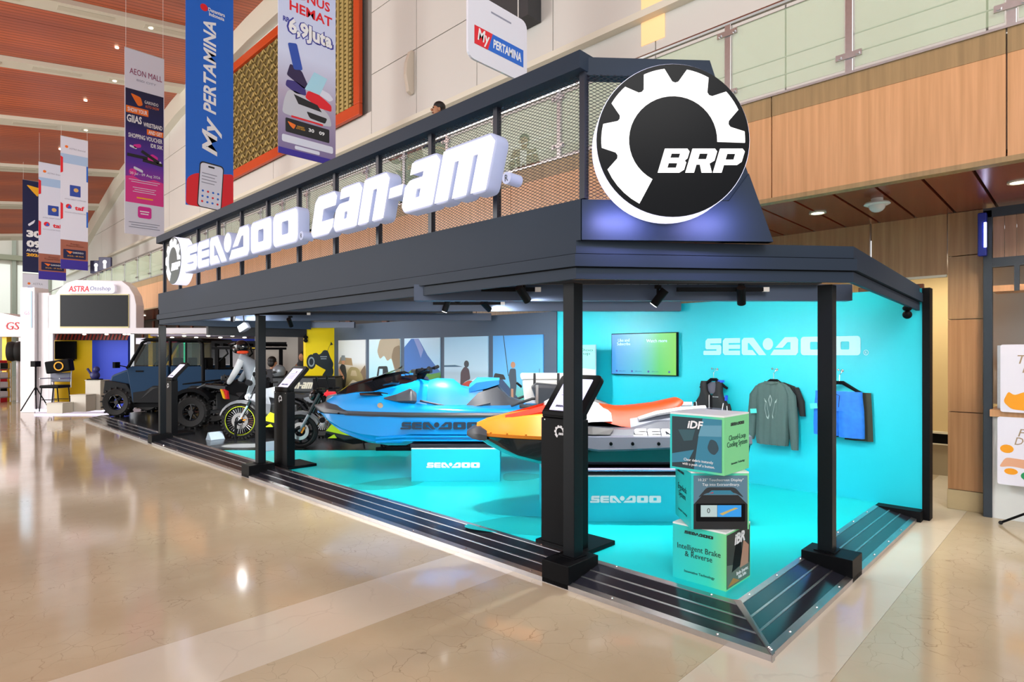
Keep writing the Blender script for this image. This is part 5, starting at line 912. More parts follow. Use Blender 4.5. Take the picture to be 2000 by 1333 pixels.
# ---- posters ----
def poster(y0, y1, lab, stops):
    T = thing('photo_poster', lab, 'poster', wf(6.872, y0, .62, FRONT), 'photo posters'); n_ = 'sky_print_%02d' % len(MATS)
    box('board', grad(n_, stops, 2, .4, 0, 0, 1.27), T, (0, -.012, 0), (y0-y1, .008, 1.27)); return T, pl((0, -.0135, 0), (1, 0, 0), (0, 0, 1))
def C(n, c): return mat('print_'+n, c, .5)
T, P = poster(11.99, 10.9, 'photo poster of a person in a bucket hat leaning on a buggy', [(0, '#8a7350'), (.5, '#b0a184'), (.62, '#d5dde0'), (1, '#dbe5ea')])
glyph('truck_print', [[(.0,.75),(.1,.9),(.55,.88),(.6,.72)]], C('tan', '#9c8460'), T, P); glyph('buggy_print', [rc([(.3,.2),(.35,.55),(.5,.7),(.8,.68),(1.0,.5),(1.05,.2)], .08), rc([(.5,.5),(.55,.62),(.72,.62),(.78,.5)], .03)], C('khaki', '#8f8358'), T, P, .002); glyph('buggy_print', [rc([(.42,.3),(.6,.42),(.95,.35),(.9,.2),(.5,.15)], .05)], C('cream', '#cfc8b4'), T, P, .003); glyph('rock_print', [rc([(.85,.3),(.9,.6),(1.09,.75),(1.09,.1),(.9,.1)], .05)], C('brown', '#6e5b47'), T, P)
glyph('person_print', [rc([(.05,.02),(.1,.5),(.06,.68),(.16,.76),(.3,.72),(.36,.5),(.3,.3),(.34,.02)], .04)], C('charcoal', '#22282c'), T, P, .004); glyph('arm_print', [rc([(.02,.6),(.06,.66),(.26,.46),(.24,.4)], .02), ], C('tan_skin', '#c08a6a'), T, P, .006); glyph('head_print', [circ(.21, .8, .06)], C('tan_skin', '#c08a6a'), T, P, .005); glyph('hat_print', [[(.1,.82),(.15,.94),(.27,.94),(.32,.83)]], C('grey_blue', '#7b8a92'), T, P, .006); glyph('leaf_print', [[(.0,.0),(.05,.3),(.1,.1),(.2,.25),(.3,.0)]], C('olive', '#4d5a34'), T, P, .005)
T, P = poster(10.76, 9.67, 'photo poster of a utility vehicle below a large rock on grass', [(0, '#63c02e'), (.28, '#5fb548'), (.36, '#a9dcec'), (1, '#cfe9f4')])
glyph('rock_print', [rc([(.3,1.02),(.4,1.27),(1.09,1.27),(1.09,.5),(.92,.62),(.8,.9),(.66,.82),(.55,.95),(.4,.86)], .06)], C('stone', '#a79c88'), T, P); glyph('rock_print', [rc([(.8,.9),(.88,1.1),(1.09,1.15),(1.09,.55),(.94,.65)], .06)], C('stone_dark', '#7c6d58'), T, P, .002); glyph('cab_print', [rc([(.28,.5),(.34,.72),(.66,.73),(.72,.5)], .04), [(.35,.53),(.38,.67),(.5,.67),(.5,.53)]], C('dark_slate', '#3b5661'), T, P, .003); glyph('vehicle_print', [rc([(.18,.3),(.2,.5),(.9,.52),(.95,.4),(.9,.28)], .05)], C('dark_green_grey', '#3d5453'), T, P, .003); glyph('wheel_print', [circ(.3, .28, .09), circ(.78, .28, .09)], PK, T, P, .004)
T, P = poster(9.53, 8.45, 'photo poster of a buggy in front of a blue volcano', [(0, '#6f7467'), (.25, '#7d8a6a'), (.45, '#7fae4e'), (.55, '#9fd0ee'), (1, '#bfe0f6')])
glyph('mountain_print', [[(0,.62),(.0,1.1),(.22,1.26),(.45,1.26),(.72,.95),(1.08,.66),(1.08,.6)]], C('mountain_blue', '#3b6db4'), T, P); glyph('ridge_print', [[(.3,1.26),(.45,1.26),(.6,1.05),(.52,.9),(.44,1.05)]], C('mountain_violet', '#7c8fc6'), T, P, .002); glyph('forest_print', [[(0,.45),(0,.66),(.1,.6),(.25,.68),(.4,.6),(.6,.66),(.8,.6),(1.08,.64),(1.08,.45)]], C('forest', '#4f8f34'), T, P, .003); glyph('buggy_print', [rc([(.2,.25),(.22,.45),(.4,.6),(.75,.55),(.85,.3)], .05), rc([(.35,.45),(.42,.54),(.55,.54),(.55,.45)], .02)], C('steel_navy', '#34507c'), T, P, .004); glyph('wheel_print', [circ(.3, .26, .1), circ(.75, .26, .1)], PK, T, P, .005); glyph('rock_print', [rc([(0,0),(0,.3),(.2,.2),(.6,.2),(.9,.35),(1.08,.3),(1.08,0)], .05)], C('grey_rock', '#8d9088'), T, P, .0045)
T, P = poster(8.33, 7.2, 'photo poster of a rider jumping a red and white watercraft', [(0, '#cfe0ea'), (.5, '#a9c6d8'), (.56, '#b8d8ec'), (1, '#9fd0f0')])
glyph('shore_print', [[(0,.74),(0,.77),(.3,.78),(.5,.75)]], C('shore', '#3c6a8a'), T, P); glyph('spray_print', [rc([(.1,.1),(.2,.45),(.5,.4),(.9,.6),(.8,.3),(.95,.1)], .08)], C('spray', '#eef5f8'), T, P, .002); glyph('hull_print', [rc([(.3,.06),(.35,.22),(.6,.38),(.85,.52),(.86,.44),(.72,.22),(.5,.06)], .05)], C('dark_hull', '#4a4d55'), T, P, .003); glyph('deck_print', [rc([(.42,.3),(.5,.46),(.66,.52),(.84,.5),(.6,.36)], .03)], C('red_deck', '#c8402e'), T, P, .004); glyph('rider_print', [rc([(.44,.4),(.45,.66),(.55,.76),(.66,.72),(.7,.54),(.56,.5)], .04)], C('rider', '#4b3640'), T, P, .005); glyph('head_print', [circ(.6, .8, .06)], C('helmet_grey', '#303640'), T, P, .006)
T, P = poster(7.08, 5.99, 'photo poster of an angler standing on a fishing watercraft', [(0, '#3f9a88'), (.3, '#5fc0b8'), (.45, '#58b8ee'), (1, '#3f9fe8')])
glyph('craft_print', [rc([(0,.42),(0,.56),(.15,.62),(.5,.34),(.8,.1),(.6,.06),(.3,.22)], .04)], C('navy_craft', '#2a4a72'), T, P); glyph('craft_print', [rc([(0,.34),(0,.42),(.45,.2),(.8,.02),(.6,.0)], .03)], C('brown_craft', '#8a5a44'), T, P, .002); glyph('craft_print', [rc([(0,.56),(.05,.66),(.25,.64),(.3,.56)], .02)], PK, T, P, .003); glyph('angler_print', [rc([(.38,.22),(.4,.48),(.36,.62),(.4,.74),(.52,.74),(.54,.5),(.5,.22)], .03)], C('angler', '#3a4a58'), T, P, .004); glyph('head_print', [circ(.46, .8, .05)], C('tan_skin', '#c08a6a'), T, P, .005); glyph('leg_print', [quad(.42, .2, .47, .42)], C('tan_skin', '#c08a6a'), T, P, .005); glyph('rod_print', [[(.24,1.27),(.25,1.27),(.36,.62),(.35,.62)], [(1.02,.75),(1.024,.75),(.98,.2),(.975,.2)]], PK, T, P, .004); text('lettering', 'SEA-DOO', C('rust', '#5a3a2c'), T, P, .62, .12, .26, .05, .004)
# ---- riding gear on a bust, seated on the quad ----
T = thing('rider_mannequin', 'grey and black riding jersey and helmet on a mannequin over the quad bike', 'mannequin', fr(-5.55, 12.5, Z0+.86))
JG = mat('grey_jersey', '#8f9aa4', .7, var=.15, scale=9); 
MB().loft([[(x+.0+r_*math.cos(a*math.pi/6)*.72, r_*1.15*math.sin(a*math.pi/6), z) for a in range(12)] for x, z, r_ in ((.2, 0, .19), (.18, .15, .2), (.12, .35, .21), (.03, .5, .2), (-.04, .58, .12), (-.06, .64, .07))]).o('jersey', JG, T, smooth=60)
for s_ in (-1, 1): MB().tube([(.0, s_*.2, .5), (-.08, s_*.27, .28), (-.2, s_*.24, .1), (-.26, s_*.2, .04)], [.075, .065, .055, .045], 10).o('sleeve', mat('pale_jersey_sleeve', '#cdd3d8', .7) if s_ < 0 else JG, T, smooth=60); MB().tube([(-.24, s_*.21, .07), (-.32, s_*.19, .02), (-.36, s_*.18, .0)], [.045, .05, .035], 8).o('glove', BLK, T, smooth=60)
h = MB().ell((-.08, 0, .78), (.15, .125, .14), 20, 14).o('helmet', BLKG, T, smooth=60); MB().ell((-.17, 0, .72), (.1, .09, .08)).o('chin_guard', BLKG, h, smooth=60); MB().loft([[(-.2, -.11, .86), (-.2, .11, .86), (-.2, 0, .89)], [(-.36, -.08, .83), (-.36, .08, .83), (-.36, 0, .85)]]).o('peak', BLKG, h); MB().ell((-.06, 0, .67), (.12, .12, .05)).o('neck_band', mat('orange_red_flash', '#e2461c', .4), h, smooth=60); MB().ell((-.15, 0, .8), (.09, .105, .045)).o('visor', mat('visor_chrome', '#b8c2cc', .1, .9), h, smooth=60)
# ================= HANGING BANNERS =================
SB = .85
def banner(lab, Yf, x0, zb, ht, m, group='hanging banners', wd=1.2, cord=True):
    w_ = wd*SB; T = thing('hanging_banner', lab, 'banner', Matrix.Translation((x0*SB, Yf*SB, 1.6+(zb-1.6)*SB)), group); h_ = ht*SB
    MB().box((0, 0, 0), (w_, .012, h_)).o('cloth', m, T)
    MB().tube([(0, .006, h_), (w_, .006, h_)], .012, 6).o('top_rod', STEEL, T)
    if cord:
        zt = zc(x0*SB, Yf*SB)-(1.6+(zb-1.6)*SB)
        for x in (.03, w_-.03): MB().tube([(x, .006, h_), (x, .006, zt)], .005, 4).o('cord', WHT, T)
    # print plane: s,t in metres from the lower left corner
    return T, pl((0, -.002, 0), (1, 0, 0), (0, 0, 1)), w_, h_
LAV = mat('print_lavender_white', '#dde1f2', .6); NAVY = mat('print_navy', '#0d1748', .5); MAG = mat('print_magenta', '#d9269a', .5); PUR = mat('print_purple', '#5a2a9c', .5); ORP = mat('print_orange', '#f0741c', .5); YEL = mat('print_yellow', '#f2b21e', .5); PGR = mat('print_grey', '#8f94a8', .5)
# white app board nearest
T = thing('hanging_banner', 'white board with rounded corners and MyPERTAMINA strip high above the booth', 'banner', Matrix.Translation((4.7, 5.27, 1.6+4.11*SB)), 'hanging banners')
MB().prism(rr(0, 0, 1.02, .8, .1), 0, .03, 'y').o('board', mat('banner_pale_grey', '#e2e4f0', .6), T); P = pl((0, -.002, 0), (1, 0, 0), (0, 0, 1))
for x in (.15, .87): MB().tube([(x, .015, .78), (x, .015, 6.6)], .006, 4).o('cord', WHT, T)
glyph('print_strip', [[(.1,.19),(.95,.19),(.95,.41),(.1,.41)]], PB, T, P); glyph('print_strip', [[(.1,.19),(.32,.19),(.4,.41),(.1,.41)]], PR, T, P, .002); text('lettering', 'My', PW, T, P, .25, .3, .2, .19, .004, .02, .2); text('lettering', 'PERTAMINA', PW, T, P, .66, .3, .5, .11, .004, .03, .1); lines(T, PGR, P, .55, .66, .35, 1, .05, .02)
# 6,9 Juta banner
T, P, w_, h_ = banner('pale banner with cars and phones and 6,9Juta offer before the carved screen', 11.1, 5.09, 5.42, 4.2, grad('banner_sky', [(0, '#7a6a9c'), (.3, '#b3a9c2'), (.5, '#d3dcf8'), (1, '#c6d4fa')], 2, .6, lo=0, hi=3.4), cord=False)
glyph('print_band', [quad(0, 0, 1.02, .1)], mat('print_indigo', '#37279a', .5), T, P); glyph('print_band', [rr(.06, .2, .97, .32, .03), ], LAV, T, P); glyph('print_band', [rr(.28, .12, .72, .18, .02)], LAV, T, P, .002); glyph('print_panel', [rr(.12, .37, .9, .6, .02)], PK, T, P, .002); glyph('print_flame', [rc([(.15,.55),(.3,.52),(.26,.44),(.2,.48)], .02)], ORP, T, P, .004); text('lettering', '30', PW, T, P, .57, .5, .1, .06, .004, .03); text('lettering', '09', PW, T, P, .76, .5, .1, .06, .004, .03); text('lettering', 'GAIKINDO\nAUTO SHOW', YEL, T, P, .38, .49, .16, .06, .004)
glyph('car_print', [rc([(.06,.66),(.1,.9),(.16,1.06),(.28,1.08),(.7,.98),(.9,.84),(.95,.66),(.6,.62)], .06)], mat('print_silver_car', '#c3c6d2', .5), T, P, .003); glyph('windscreen_print', [[(.26,1.02),(.68,.96),(.76,.86),(.34,.88)]], PK, T, P, .004); glyph('grille_print', [rc([(.48,.8),(.86,.78),(.82,.68),(.54,.7)], .03)], PK, T, P, .004)
glyph('car_print', [rc([(.46,1.02),(.5,1.14),(.62,1.18),(.84,1.08),(.94,1.02),(.94,.92),(.7,.92)], .03)], PR, T, P, .0035); glyph('car_print', [rc([(.12,1.12),(.14,1.22),(.3,1.24),(.46,1.18),(.48,1.06),(.3,1.04)], .03)], mat('print_violet_car', '#3a2f7c', .5), T, P, .003); glyph('car_print', [rc([(.66,1.16),(.7,1.26),(.9,1.22),(.98,1.14),(.9,1.08)], .03)], LAV, T, P, .003); glyph('case_print', [rc([(.14,1.3),(.2,1.5),(.4,1.44),(.52,1.22),(.44,1.16)], .03)], mat('print_dark_violet', '#2a1c4a', .5), T, P, .003)
glyph('phone_print', [rr(.0, .0, .16, .42, .03)], mat('print_phone_blue', '#2a4fb0', .5), T, P @ Matrix.Translation((.26, 1.42, .004)) @ Matrix.Rotation(.25, 4, 'Z'), .002); glyph('phone_print', [[(.45,1.16),(.62,1.5),(.86,1.46),(.72,1.14)]], mat('print_phone_ice', '#a9dcf0', .5), T, P, .005)
for k in range(3): glyph('lens_print', [circ(.31, 1.72-k*.07, .022)], PK, T, P, .008)
OFF = mat('print_offer_outline', '#3a3fa0', .5); text('lettering', '6,9Juta', OFF, T, P, .56, 2.1, .84, .36, .003, .09); text('lettering', '6,9Juta', PW, T, P, .56, 2.1, .78, .32, .006, .045); text('lettering', 'RP', OFF, T, P, .13, 2.2, .1, .08, .006, .03); text('lettering', 'HEMAT', PR, T, P, .57, 2.46, .76, .16, .004, .02); text('lettering', 'BONUS', PR, T, P, .55, 2.7, .72, .16, .004, .02); lines(T, PR, P, .5, .63, .56, 1, .05, .03, .006)
# blue banner
T, P, w_, h_ = banner('tall blue and red banner with vertical MyPERTAMINA lettering', 16.9, 5.29, 5.47, 6.4, PB)
glyph('print_red', [rc([(0,0),(1.02,0),(1.02,.88),(.85,.84),(.2,.74),(.02,.6)], .1)], PR, T, P); PH = P @ Matrix.Translation((.23, -.0, .002)) @ Matrix.Rotation(-.06, 4, 'Z'); glyph('phone_print', [rr(0, .0, .52, 1.04, .08)], PK, T, PH, .002); glyph('phone_screen_print', [rr(.02, .02, .5, 1.01, .07)], LAV, T, PH, .004); glyph('phone_notch_print', [rr(.18, .93, .32, .97, .02)], PK, T, PH, .006)
for k in range(3):
    for j in range(4): glyph('icon_print', [circ(.1+j*.11, .14+k*.12, .025, 8)], PB if (j+k) % 3 else PR, T, PH, .006)
for k in range(4): glyph('line_print', [quad(.06, .56+k*.07, .34+.04*(k % 2), .58+k*.07)], PGR, T, PH, .006)
PV = P @ Matrix.Translation((.5, 2.62, .002)) @ Matrix.Rotation(math.pi/2, 4, 'Z'); text('lettering', 'PERTAMINA', PW, T, PV, .58, .0, 2.1, .27, .003, .025, .2); text('lettering', 'My', PW, T, PV, -.98, -.05, .86, .42, .003, .025, .25)
PV2 = P @ Matrix.Translation((.6, 4.45, .002)); text('lettering', 'Danantara\nIndonesia', PW, T, PV2, .05, 0, .36, .18, .003, .02); glyph('logo_print', [circ(-.22, .05, .08)], PR, T, PV2, .002)
# mall banner
T, P, w_, h_ = banner('purple and pink mall voucher banner with white ends', 23.5, 5.46, 5.67, 6.3, LAV)
g1 = grad('banner_purple', [(0, '#c02a9a'), (.35, '#5a2aa8'), (.7, '#151a58'), (1, '#0d1440')], 2, .5, lo=.95, hi=4.2); MB().box((.02, -.004, .92), (1.0, 0, 4.2)).o('print_field', g1, T); MB().prism([(.02, .92), (1.0, .92), (1.0, 1.62), (.75, 1.68), (.45, 1.58), (.2, 1.7), (.02, 1.66)], -.006, -.004, 'y').o('print_field', mat('print_pink', '#e0338f', .5), T)
P = pl((0, -.0075, 0), (1, 0, 0), (0, 0, 1)); text('lettering', 'AEON MALL', mat('print_plum', '#8c2a5c', .5), T, P, .54, 4.72, .84, .17); text('lettering', 'BSD CITY', PGR, T, P, .55, 4.5, .5, .06); glyph('flame_print', [rc([(.14,4.08),(.4,4.02),(.46,3.8),(.34,3.74),(.24,3.9)], .05)], ORP, T, P); text('lettering', 'GAIKINDO', PW, T, P, .68, 3.92, .36, .09); text('lettering', 'AUTO SHOW', ORP, T, P, .7, 3.8, .36, .08)
glyph('print_strip', [quad(.03, 3.5, .6, 3.7)], ORP, T, P); text('lettering', 'SHOW YOUR', PW, T, P, .32, 3.6, .5, .12, .003, .02); text('lettering', 'GIIAS', PW, T, P, .24, 3.34, .38, .22, .001, .03); text('lettering', 'WRISTBAND', PW, T, P, .72, 3.26, .5, .13, .001, .02); glyph('print_strip', [quad(.56, 2.98, .99, 3.14)], ORP, T, P); text('lettering', 'AND GET', PW, T, P, .78, 3.06, .36, .11, .003, .02); text('lettering', 'SHOPPING VOUCHER', PW, T, P, .53, 2.86, .88, .13, .001, .02); text('lettering', 'IDR 50K', PW, T, P, .82, 2.68, .32, .12, .001, .02)
for q, m in (([(.2,2.6),(.4,2.66),(.42,2.56),(.24,2.5)], MAG), ([(.55,2.3),(.7,2.44),(.86,2.36),(.82,2.2),(.64,2.16)], MAG), ([(.12,2.58),(.3,2.54),(.3,2.48),(.12,2.52)], LAV), ([(.22,1.98),(.46,1.9),(.46,1.82),(.22,1.9)], LAV), ([(.72,2.26),(.94,2.26),(.94,2.18),(.74,2.16)], LAV)): glyph('shape_print', [rc(q, .05)], m, T, P, .002)
for a, b, r_ in ((.06, 2.24, -.02), (.4, 2.42, -.5), (.45, 2.16, -.1)): glyph('wristband_print', [quad(0, 0, .52, .09)], PK, T, P @ Matrix.Translation((a, b, .003)) @ Matrix.Rotation(r_, 4, 'Z'))
glyph('shape_print', [circ(.2, 1.8, .1)], MAG, T, P, .002); text('lettering', '30 Jul - 09 Aug 2026', PW, T, P, .52, 1.76, .78, .1, .004); lines(T, LAV, P, .5, 1.58, .8, 2, .06, .016, .004); lines(T, LAV, P, .5, 1.36, .6, 3, .06, .016, .004); glyph('print_strip', [quad(.3, 1.06, .72, 1.1)], YEL, T, P); glyph('app_icon_print', [rr(.33, .5, .68, .84, .06)], MAG, T, P); lines(T, PW, P, .5, .68, .24, 2, .07, .03, .004); lines(T, PGR, P, .5, .34, .8, 3, .07, .02)
def taf(lab, Yf, x0, zb, ht):
    T, P, w_, h_ = banner(lab, Yf, x0, zb, ht, LAV, 'finance banners'); k = h_/6.0
    glyph('print_sky', [quad(0, h_*.8, w_, h_*.87)], mat('print_pale_blue', '#a9c6ea', .5), T, P); glyph('print_foot', [quad(0, 0, w_, h_*.22)], mat('print_dusk', '#a0604e', .5), T, P); glyph('print_foot', [quad(0, 0, w_, h_*.07)], mat('print_indigo', '#37279a', .5), T, P, .002); glyph('print_panel', [rr(.1, h_*.08, w_-.08, h_*.15, .03)], NAVY, T, P, .002); glyph('flame_print', [[(.2,h_*.14),(.45,h_*.135),(.35,h_*.115)]], ORP, T, P, .004); text('lettering', 'GAIKINDO', PW, T, P, .65, h_*.128, .4, .07, .004); text('lettering', '30 JUL - 09 AUG', YEL, T, P, .55, h_*.1, .6, .07, .004)
    for a in (.72, .37): glyph('print_tab', [[(0,h_*a),(.09,h_*(a+.01)),(.09,h_*(a+.12)),(0,h_*(a+.13))]], PR, T, P, .002); glyph('print_tab', [quad(w_-.06, h_*(a-.04), w_, h_*(a+.08))], PB, T, P, .002)
    glyph('logo_print', [rr(.34, h_*.555, .74, h_*.64, .02)], mat('print_royal', '#2a4aa6', .5), T, P); glyph('logo_print', [circ(.57, h_*.605, .09)], mat('print_sand', '#d8b06a', .5), T, P, .002); text('lettering', 'ASTRA CREDIT COMPANIES', PGR, T, P, .55, h_*.53, .8, .05); glyph('logo_print', [circ(.3, h_*.475, .11)], PR, T, P); glyph('logo_print', [[(.24,h_*.46),(.4,h_*.46),(.33,h_*.49)]], PB, T, P, .002); text('lettering', 'taf', PR, T, P, .7, h_*.47, .36, .2, .001, .04); text('lettering', 'TOYOTA ASTRA FINANCIAL', PGR, T, P, .55, h_*.43, .8, .05); glyph('logo_print', [circ(.22, h_*.925, .06)], ORP, T, P); text('lettering', 'ASTRA financial', PGR, T, P, .62, h_*.915, .6, .07); text('lettering', 'Premium\nFinancial Partner', PR, T, P, .55, h_*.185, .66, .16)
taf('white and blue taf finance banner, right one of the pair over the white arch booth', 39, 6.15, 6.08, 7.0); taf('white and blue taf finance banner, left one of the pair over the white arch booth', 40.6, 5.45, 5.6, 6.3)
T, P, w_, h_ = banner('dark navy motor show banner partly hidden behind the finance banners', 45, 5.3, 6.4, 5.4, NAVY); glyph('flame_print', [rc([(.14,h_*.95),(.7,h_*.93),(.6,h_*.83),(.4,h_*.88)], .08)], YEL, T, P); text('lettering', '30', PW, T, P, .45, h_*.42, .6, .36, .001, .06); text('lettering', '09', PW, T, P, .45, h_*.31, .6, .36, .001, .06); text('lettering', 'AUGUST', PW, T, P, .45, h_*.24, .6, .13, .001, .03); text('lettering', '2026', YEL, T, P, .45, h_*.19, .6, .16, .001, .05); glyph('print_glow', [rc([(.2,h_*.52),(.5,h_*.58),(.45,h_*.54),(.25,h_*.5)], .04)], LAV, T, P)
T, P, w_, h_ = banner('small white sponsor board hanging below the dark navy banner', 45, 5.3, 5.0, 1.3, LAV, cord=False); [MB().tube([(x, .006, h_), (x, .006, h_+.1)], .006, 4).o('cord', WHT, T) for x in (.1, .9)]; glyph('logo_print', [circ(.25, .62, .06)], ORP, T, P); text('lettering', 'ASTRA', PGR, T, P, .6, .62, .4, .1); glyph('logo_print', [quad(.2, .3, .4, .45)], PB, T, P); text('lettering', 'taf', PR, T, P, .7, .36, .2, .12)
# ================= NEIGHBOURING STANDS =================
WB = mat('white_laminate', '#eceaf0', .35); LITB = mat('soft_lit_sign', '#f3f0ff', .4, emit=.12)
T = thing('arch_booth', 'white exhibition booth with arched front, dark screen and ASTRA sign', 'booth', fr(-12.95, 16.4, 0)); k = 1172/16.4
X = lambda u: (u-1000)/k+12.95
Z = lambda v: 1.6+(691-v)/k
XB_ = lambda u: (u-1000)/(1172/17.1)+12.95
MB().box((0, 0, 0), (.3, .06, Z(572))).o('pillar', WB, T, bevel=.01); MB().box((.3, .0, 0), (.4, .06, Z(650))).o('pillar', WB, T)
pts = [(X(u), Z(v)) for u, v in ((93,652),(93,577),(108,575),(117,563),(130,553),(148,547),(238,549),(252,560),(262,577),(266,596),(266,652))]
MB().prism(pts, 0, .35, 'y').o('arch_panel', WB, T, bevel=.01); box('header', WB, T, (X(95), -.02, Z(652)), (X(500), .5, Z(641)))
box('screen', mat('dark_led_screen', '#2a2d31', .4, var=.05, spec=.15), T, (X(119), -.03, Z(638)), (X(251), 0, Z(577))); box('screen_frame', mat('pale_frame', '#d8d29a', .5), T, (X(118), -.02, Z(641)), (X(252), 0, Z(575)))
MB().prism(rr(X(131), Z(574), X(228), Z(556), .08), -.08, -.0, 'y').o('sign_box', LITB, T); P = pl((0, -.082, 0), (1, 0, 0), (0, 0, 1)); text('lettering', 'ASTRA', PR, T, P, X(158), Z(565), .56, .16, .003, .02, .15); text('lettering', 'Otoshop', mat('print_slate_blue', '#5a6a9c', .5), T, P, X(200), Z(565.5), .56, .15, .003, .0, .15)
box('yellow_back_wall', mat('yellow_laminate', '#f5cf12', .5), T, (XB_(80), .7, .1), (XB_(180), .8, Z(648)+.3)); box('blue_back_wall', mat('cobalt_laminate', '#2246dc', .5), T, (XB_(180), .7, .1), (XB_(250), .8, Z(648)+.3)); box('floor_slab', mat('white_glossy_floor', '#d9d6e4', .15), T, (0, -.1, 0), (X(300), 1.5, .1)); MB().tube([(0, -.12, .06), (X(220), -.12, .06)], .03, 6).o('lit_plinth_edge', mat('lilac_strip', '#e4defc', .4, emit=1.2), T)
HZ = mat('hazard_red', '#a8342c', .5); box('hazard_band', mat('hazard_dark', '#2c2430', .5), T, (XB_(85), .67, 1.98), (XB_(250), .695, 2.16))
for j in range(23): MB().prism([(XB_(88)+j*.105, 1.99), (XB_(88)+.055+j*.105, 1.99), (XB_(88)+.105+j*.105, 2.15), (XB_(88)+.05+j*.105, 2.15)], .66, .67, 'y').o('hazard_stripe', HZ, T)
for u in (152, 196, 232, 240): MB().ell((X(u), .25, Z(653)), (.05, .04, .02)).o('downlight', LAMP, T)
for j, u in enumerate(range(300, 490, 24)): MB().ell((X(u), .3, Z(656+(j % 2)*3)), (.05, .05, .02)).o('downlight', LAMP, T)
box('lilac_soffit', mat('lilac_soffit_paint', '#bdb6d8', .5), T, (X(272), .5, Z(656)), (X(500), 1.8, Z(652))); box('pink_header', mat('rose_header', '#d84a78', .5), T, (X(275), 1.2, Z(668)), (X(330), 1.3, Z(658))); box('blue_header', MATS['cobalt_laminate'], T, (X(330), 1.2, Z(668)), (X(470), 1.3, Z(660)))
box('yellow_pillar', MATS['yellow_laminate'], T, (X(255), .8, 0), (X(264), .95, Z(652))); box('sign_cube', LITB, T, (X(252), .3, Z(672)), (X(273), .5, Z(660))); box('white_back_wall', WB, T, (X(275), 2.0, 0), (X(420), 2.1, Z(656))); box('green_lamp', mat('green_tube', '#2fe0a0', .4, emit=1.5), T, (X(296), 1.6, 1.0), (X(299), 1.63, Z(665))); box('yellow_bay', MATS['yellow_laminate'], T, (X(262), 1.5, 0), (X(285), 1.6, Z(665))); box('tan_bay_wall', mat('tan_booth_wall', '#a08c5c', .6), T, (X(306), 1.8, 0), (X(345), 1.9, Z(668)))
T = thing('wall_television', 'black television hanging before the yellow booth wall', 'television', fr(-12.95, 16.4, 0)); box('panel', BLK, T, (XB_(117), .5, 1.44), (XB_(157), .57, 1.95), bevel=.01); box('bracket', BLK, T, (XB_(130), .57, 1.4), (XB_(148), .66, 1.8))
# camera tripod, folding chairs, boxes
T = thing('camera_tripod', 'tall black camera tripod before the yellow booth wall', 'tripod', fr(-12.62, 15.9, .1)); 
for a in (0, 2.1, 4.2): MB().tube([(0, 0, .62), (.38*math.cos(a), .3*math.sin(a), 0)], .014, 6).o('leg', BLKM, T)
MB().cyl((0, 0, .4), (0, 0, 1.2), .02).o('centre_column', BLKM, T); MB().box((-.06, -.1, 1.15), (.06, .1, 1.3)).o('head', BLKM, T)
for n, (dx, lab) in enumerate(((.45, 'black folding chair with padded seat before the yellow booth wall'), )):
    T = thing('folding_chair', lab, 'chair', fr(-11.95, 15.7, .1)); 
    for x, y in ((-.2, -.2), (.2, -.2), (-.2, .2), (.2, .2)): MB().tube([(x*1.3, y, 0), (x, y, .62)], .014, 6).o('leg', BLKM, T)
    MB().box((-.26, -.22, .6), (.26, .22, .68)).o('seat', BLK, T, bevel=.03); MB().box((-.26, .18, .75), (.26, .22, 1.0)).o('backrest', mat('grey_padding', '#6f7486', .6), T, bevel=.02); MB().tube([(-.26, .2, .6), (-.28, .2, 1.1)], .014).tube([(.26, .2, .6), (.28, .2, 1.1)], .014).tube([(-.26, -.2, .85), (-.26, .2, .85)], .014).tube([(.26, -.2, .85), (.26, .2, .85)], .014).o('arm_frame', STEEL, T); MB().tube([(-.2, -.2, .3), (.2, -.2, .3)], .01).tube([(-.2, .2, .3), (.2, .2, .3)], .01).o('stretcher', BLKM, T)
T = thing('equipment_case', 'black equipment case with yellow ring resting on the folding chair back', 'case', fr(-11.85, 15.75, 1.11, .1)); MB().box((-.3, -.1, 0), (.3, .12, .32)).o('shell', BLK, T, bevel=.03, M=Matrix.Rotation(-.15, 4, 'Y')); MB().lathe([(.12, 0), (.09, 0), (.09, .012), (.12, .012)], (.02, -.115, .16), (0, 1, 0), 20, closed=True).o('ring', YEL, T)
for X_, D_, z_, s_, lab in ((-11.15, 15.6, .1, .42, 'lower white display cube by the blue utility vehicle front wheel'), (-11.05, 16.0, .1, .78, 'tall white display cube behind the blue utility vehicle front wheel'), (-11.45, 15.2, .1, .24, 'small low white display cube before the folding chair')):
    T = thing('display_cube', lab, 'display cube', fr(X_, D_, z_), 'white display cubes'); MB().box((-.2, -.18, 0), (.2, .18, s_)).o('body', mat('cream_laminate', '#dedbcf', .5), T, bevel=.006); MB().box((-.21, -.19, s_), (.21, .19, s_+.02)).o('top', mat('cream_laminate', '#dedbcf', .5), T)
T = thing('blue_figure', 'small dark blue toy figure on the tall display cube', 'figure', fr(-11.05, 15.9, .9)); MB().ell((0, 0, .12), (.12, .1, .12)).ell((.04, 0, .28), (.08, .07, .08)).cyl((-.1, 0, .15), (-.2, 0, .3), .03).o('figure_body', mat('navy_plastic', '#252a6a', .5), T, smooth=60); MB().box((-.15, -.1, 0), (.15, .1, .03)).o('figure_base', BLK, T)
# tower beside arch booth
T = thing('light_tower', 'pale blue illuminated tower at the edge of the arch booth', 'tower', fr(-13.35, 16.3, 0)); box('body', WB, T, (0, 0, 0), (.38, .5, 3.4)); box('lit_panel', mat('ice_blue_panel', '#bfe2fb', .4, emit=.5), T, (.02, -.03, 2.3), (.3, 0, 3.3)); text('lettering', 'GS', PR, T, pl((0, -.031, 0), (1, 0, 0), (0, 0, 1)), .2, 2.7, .14, .1)
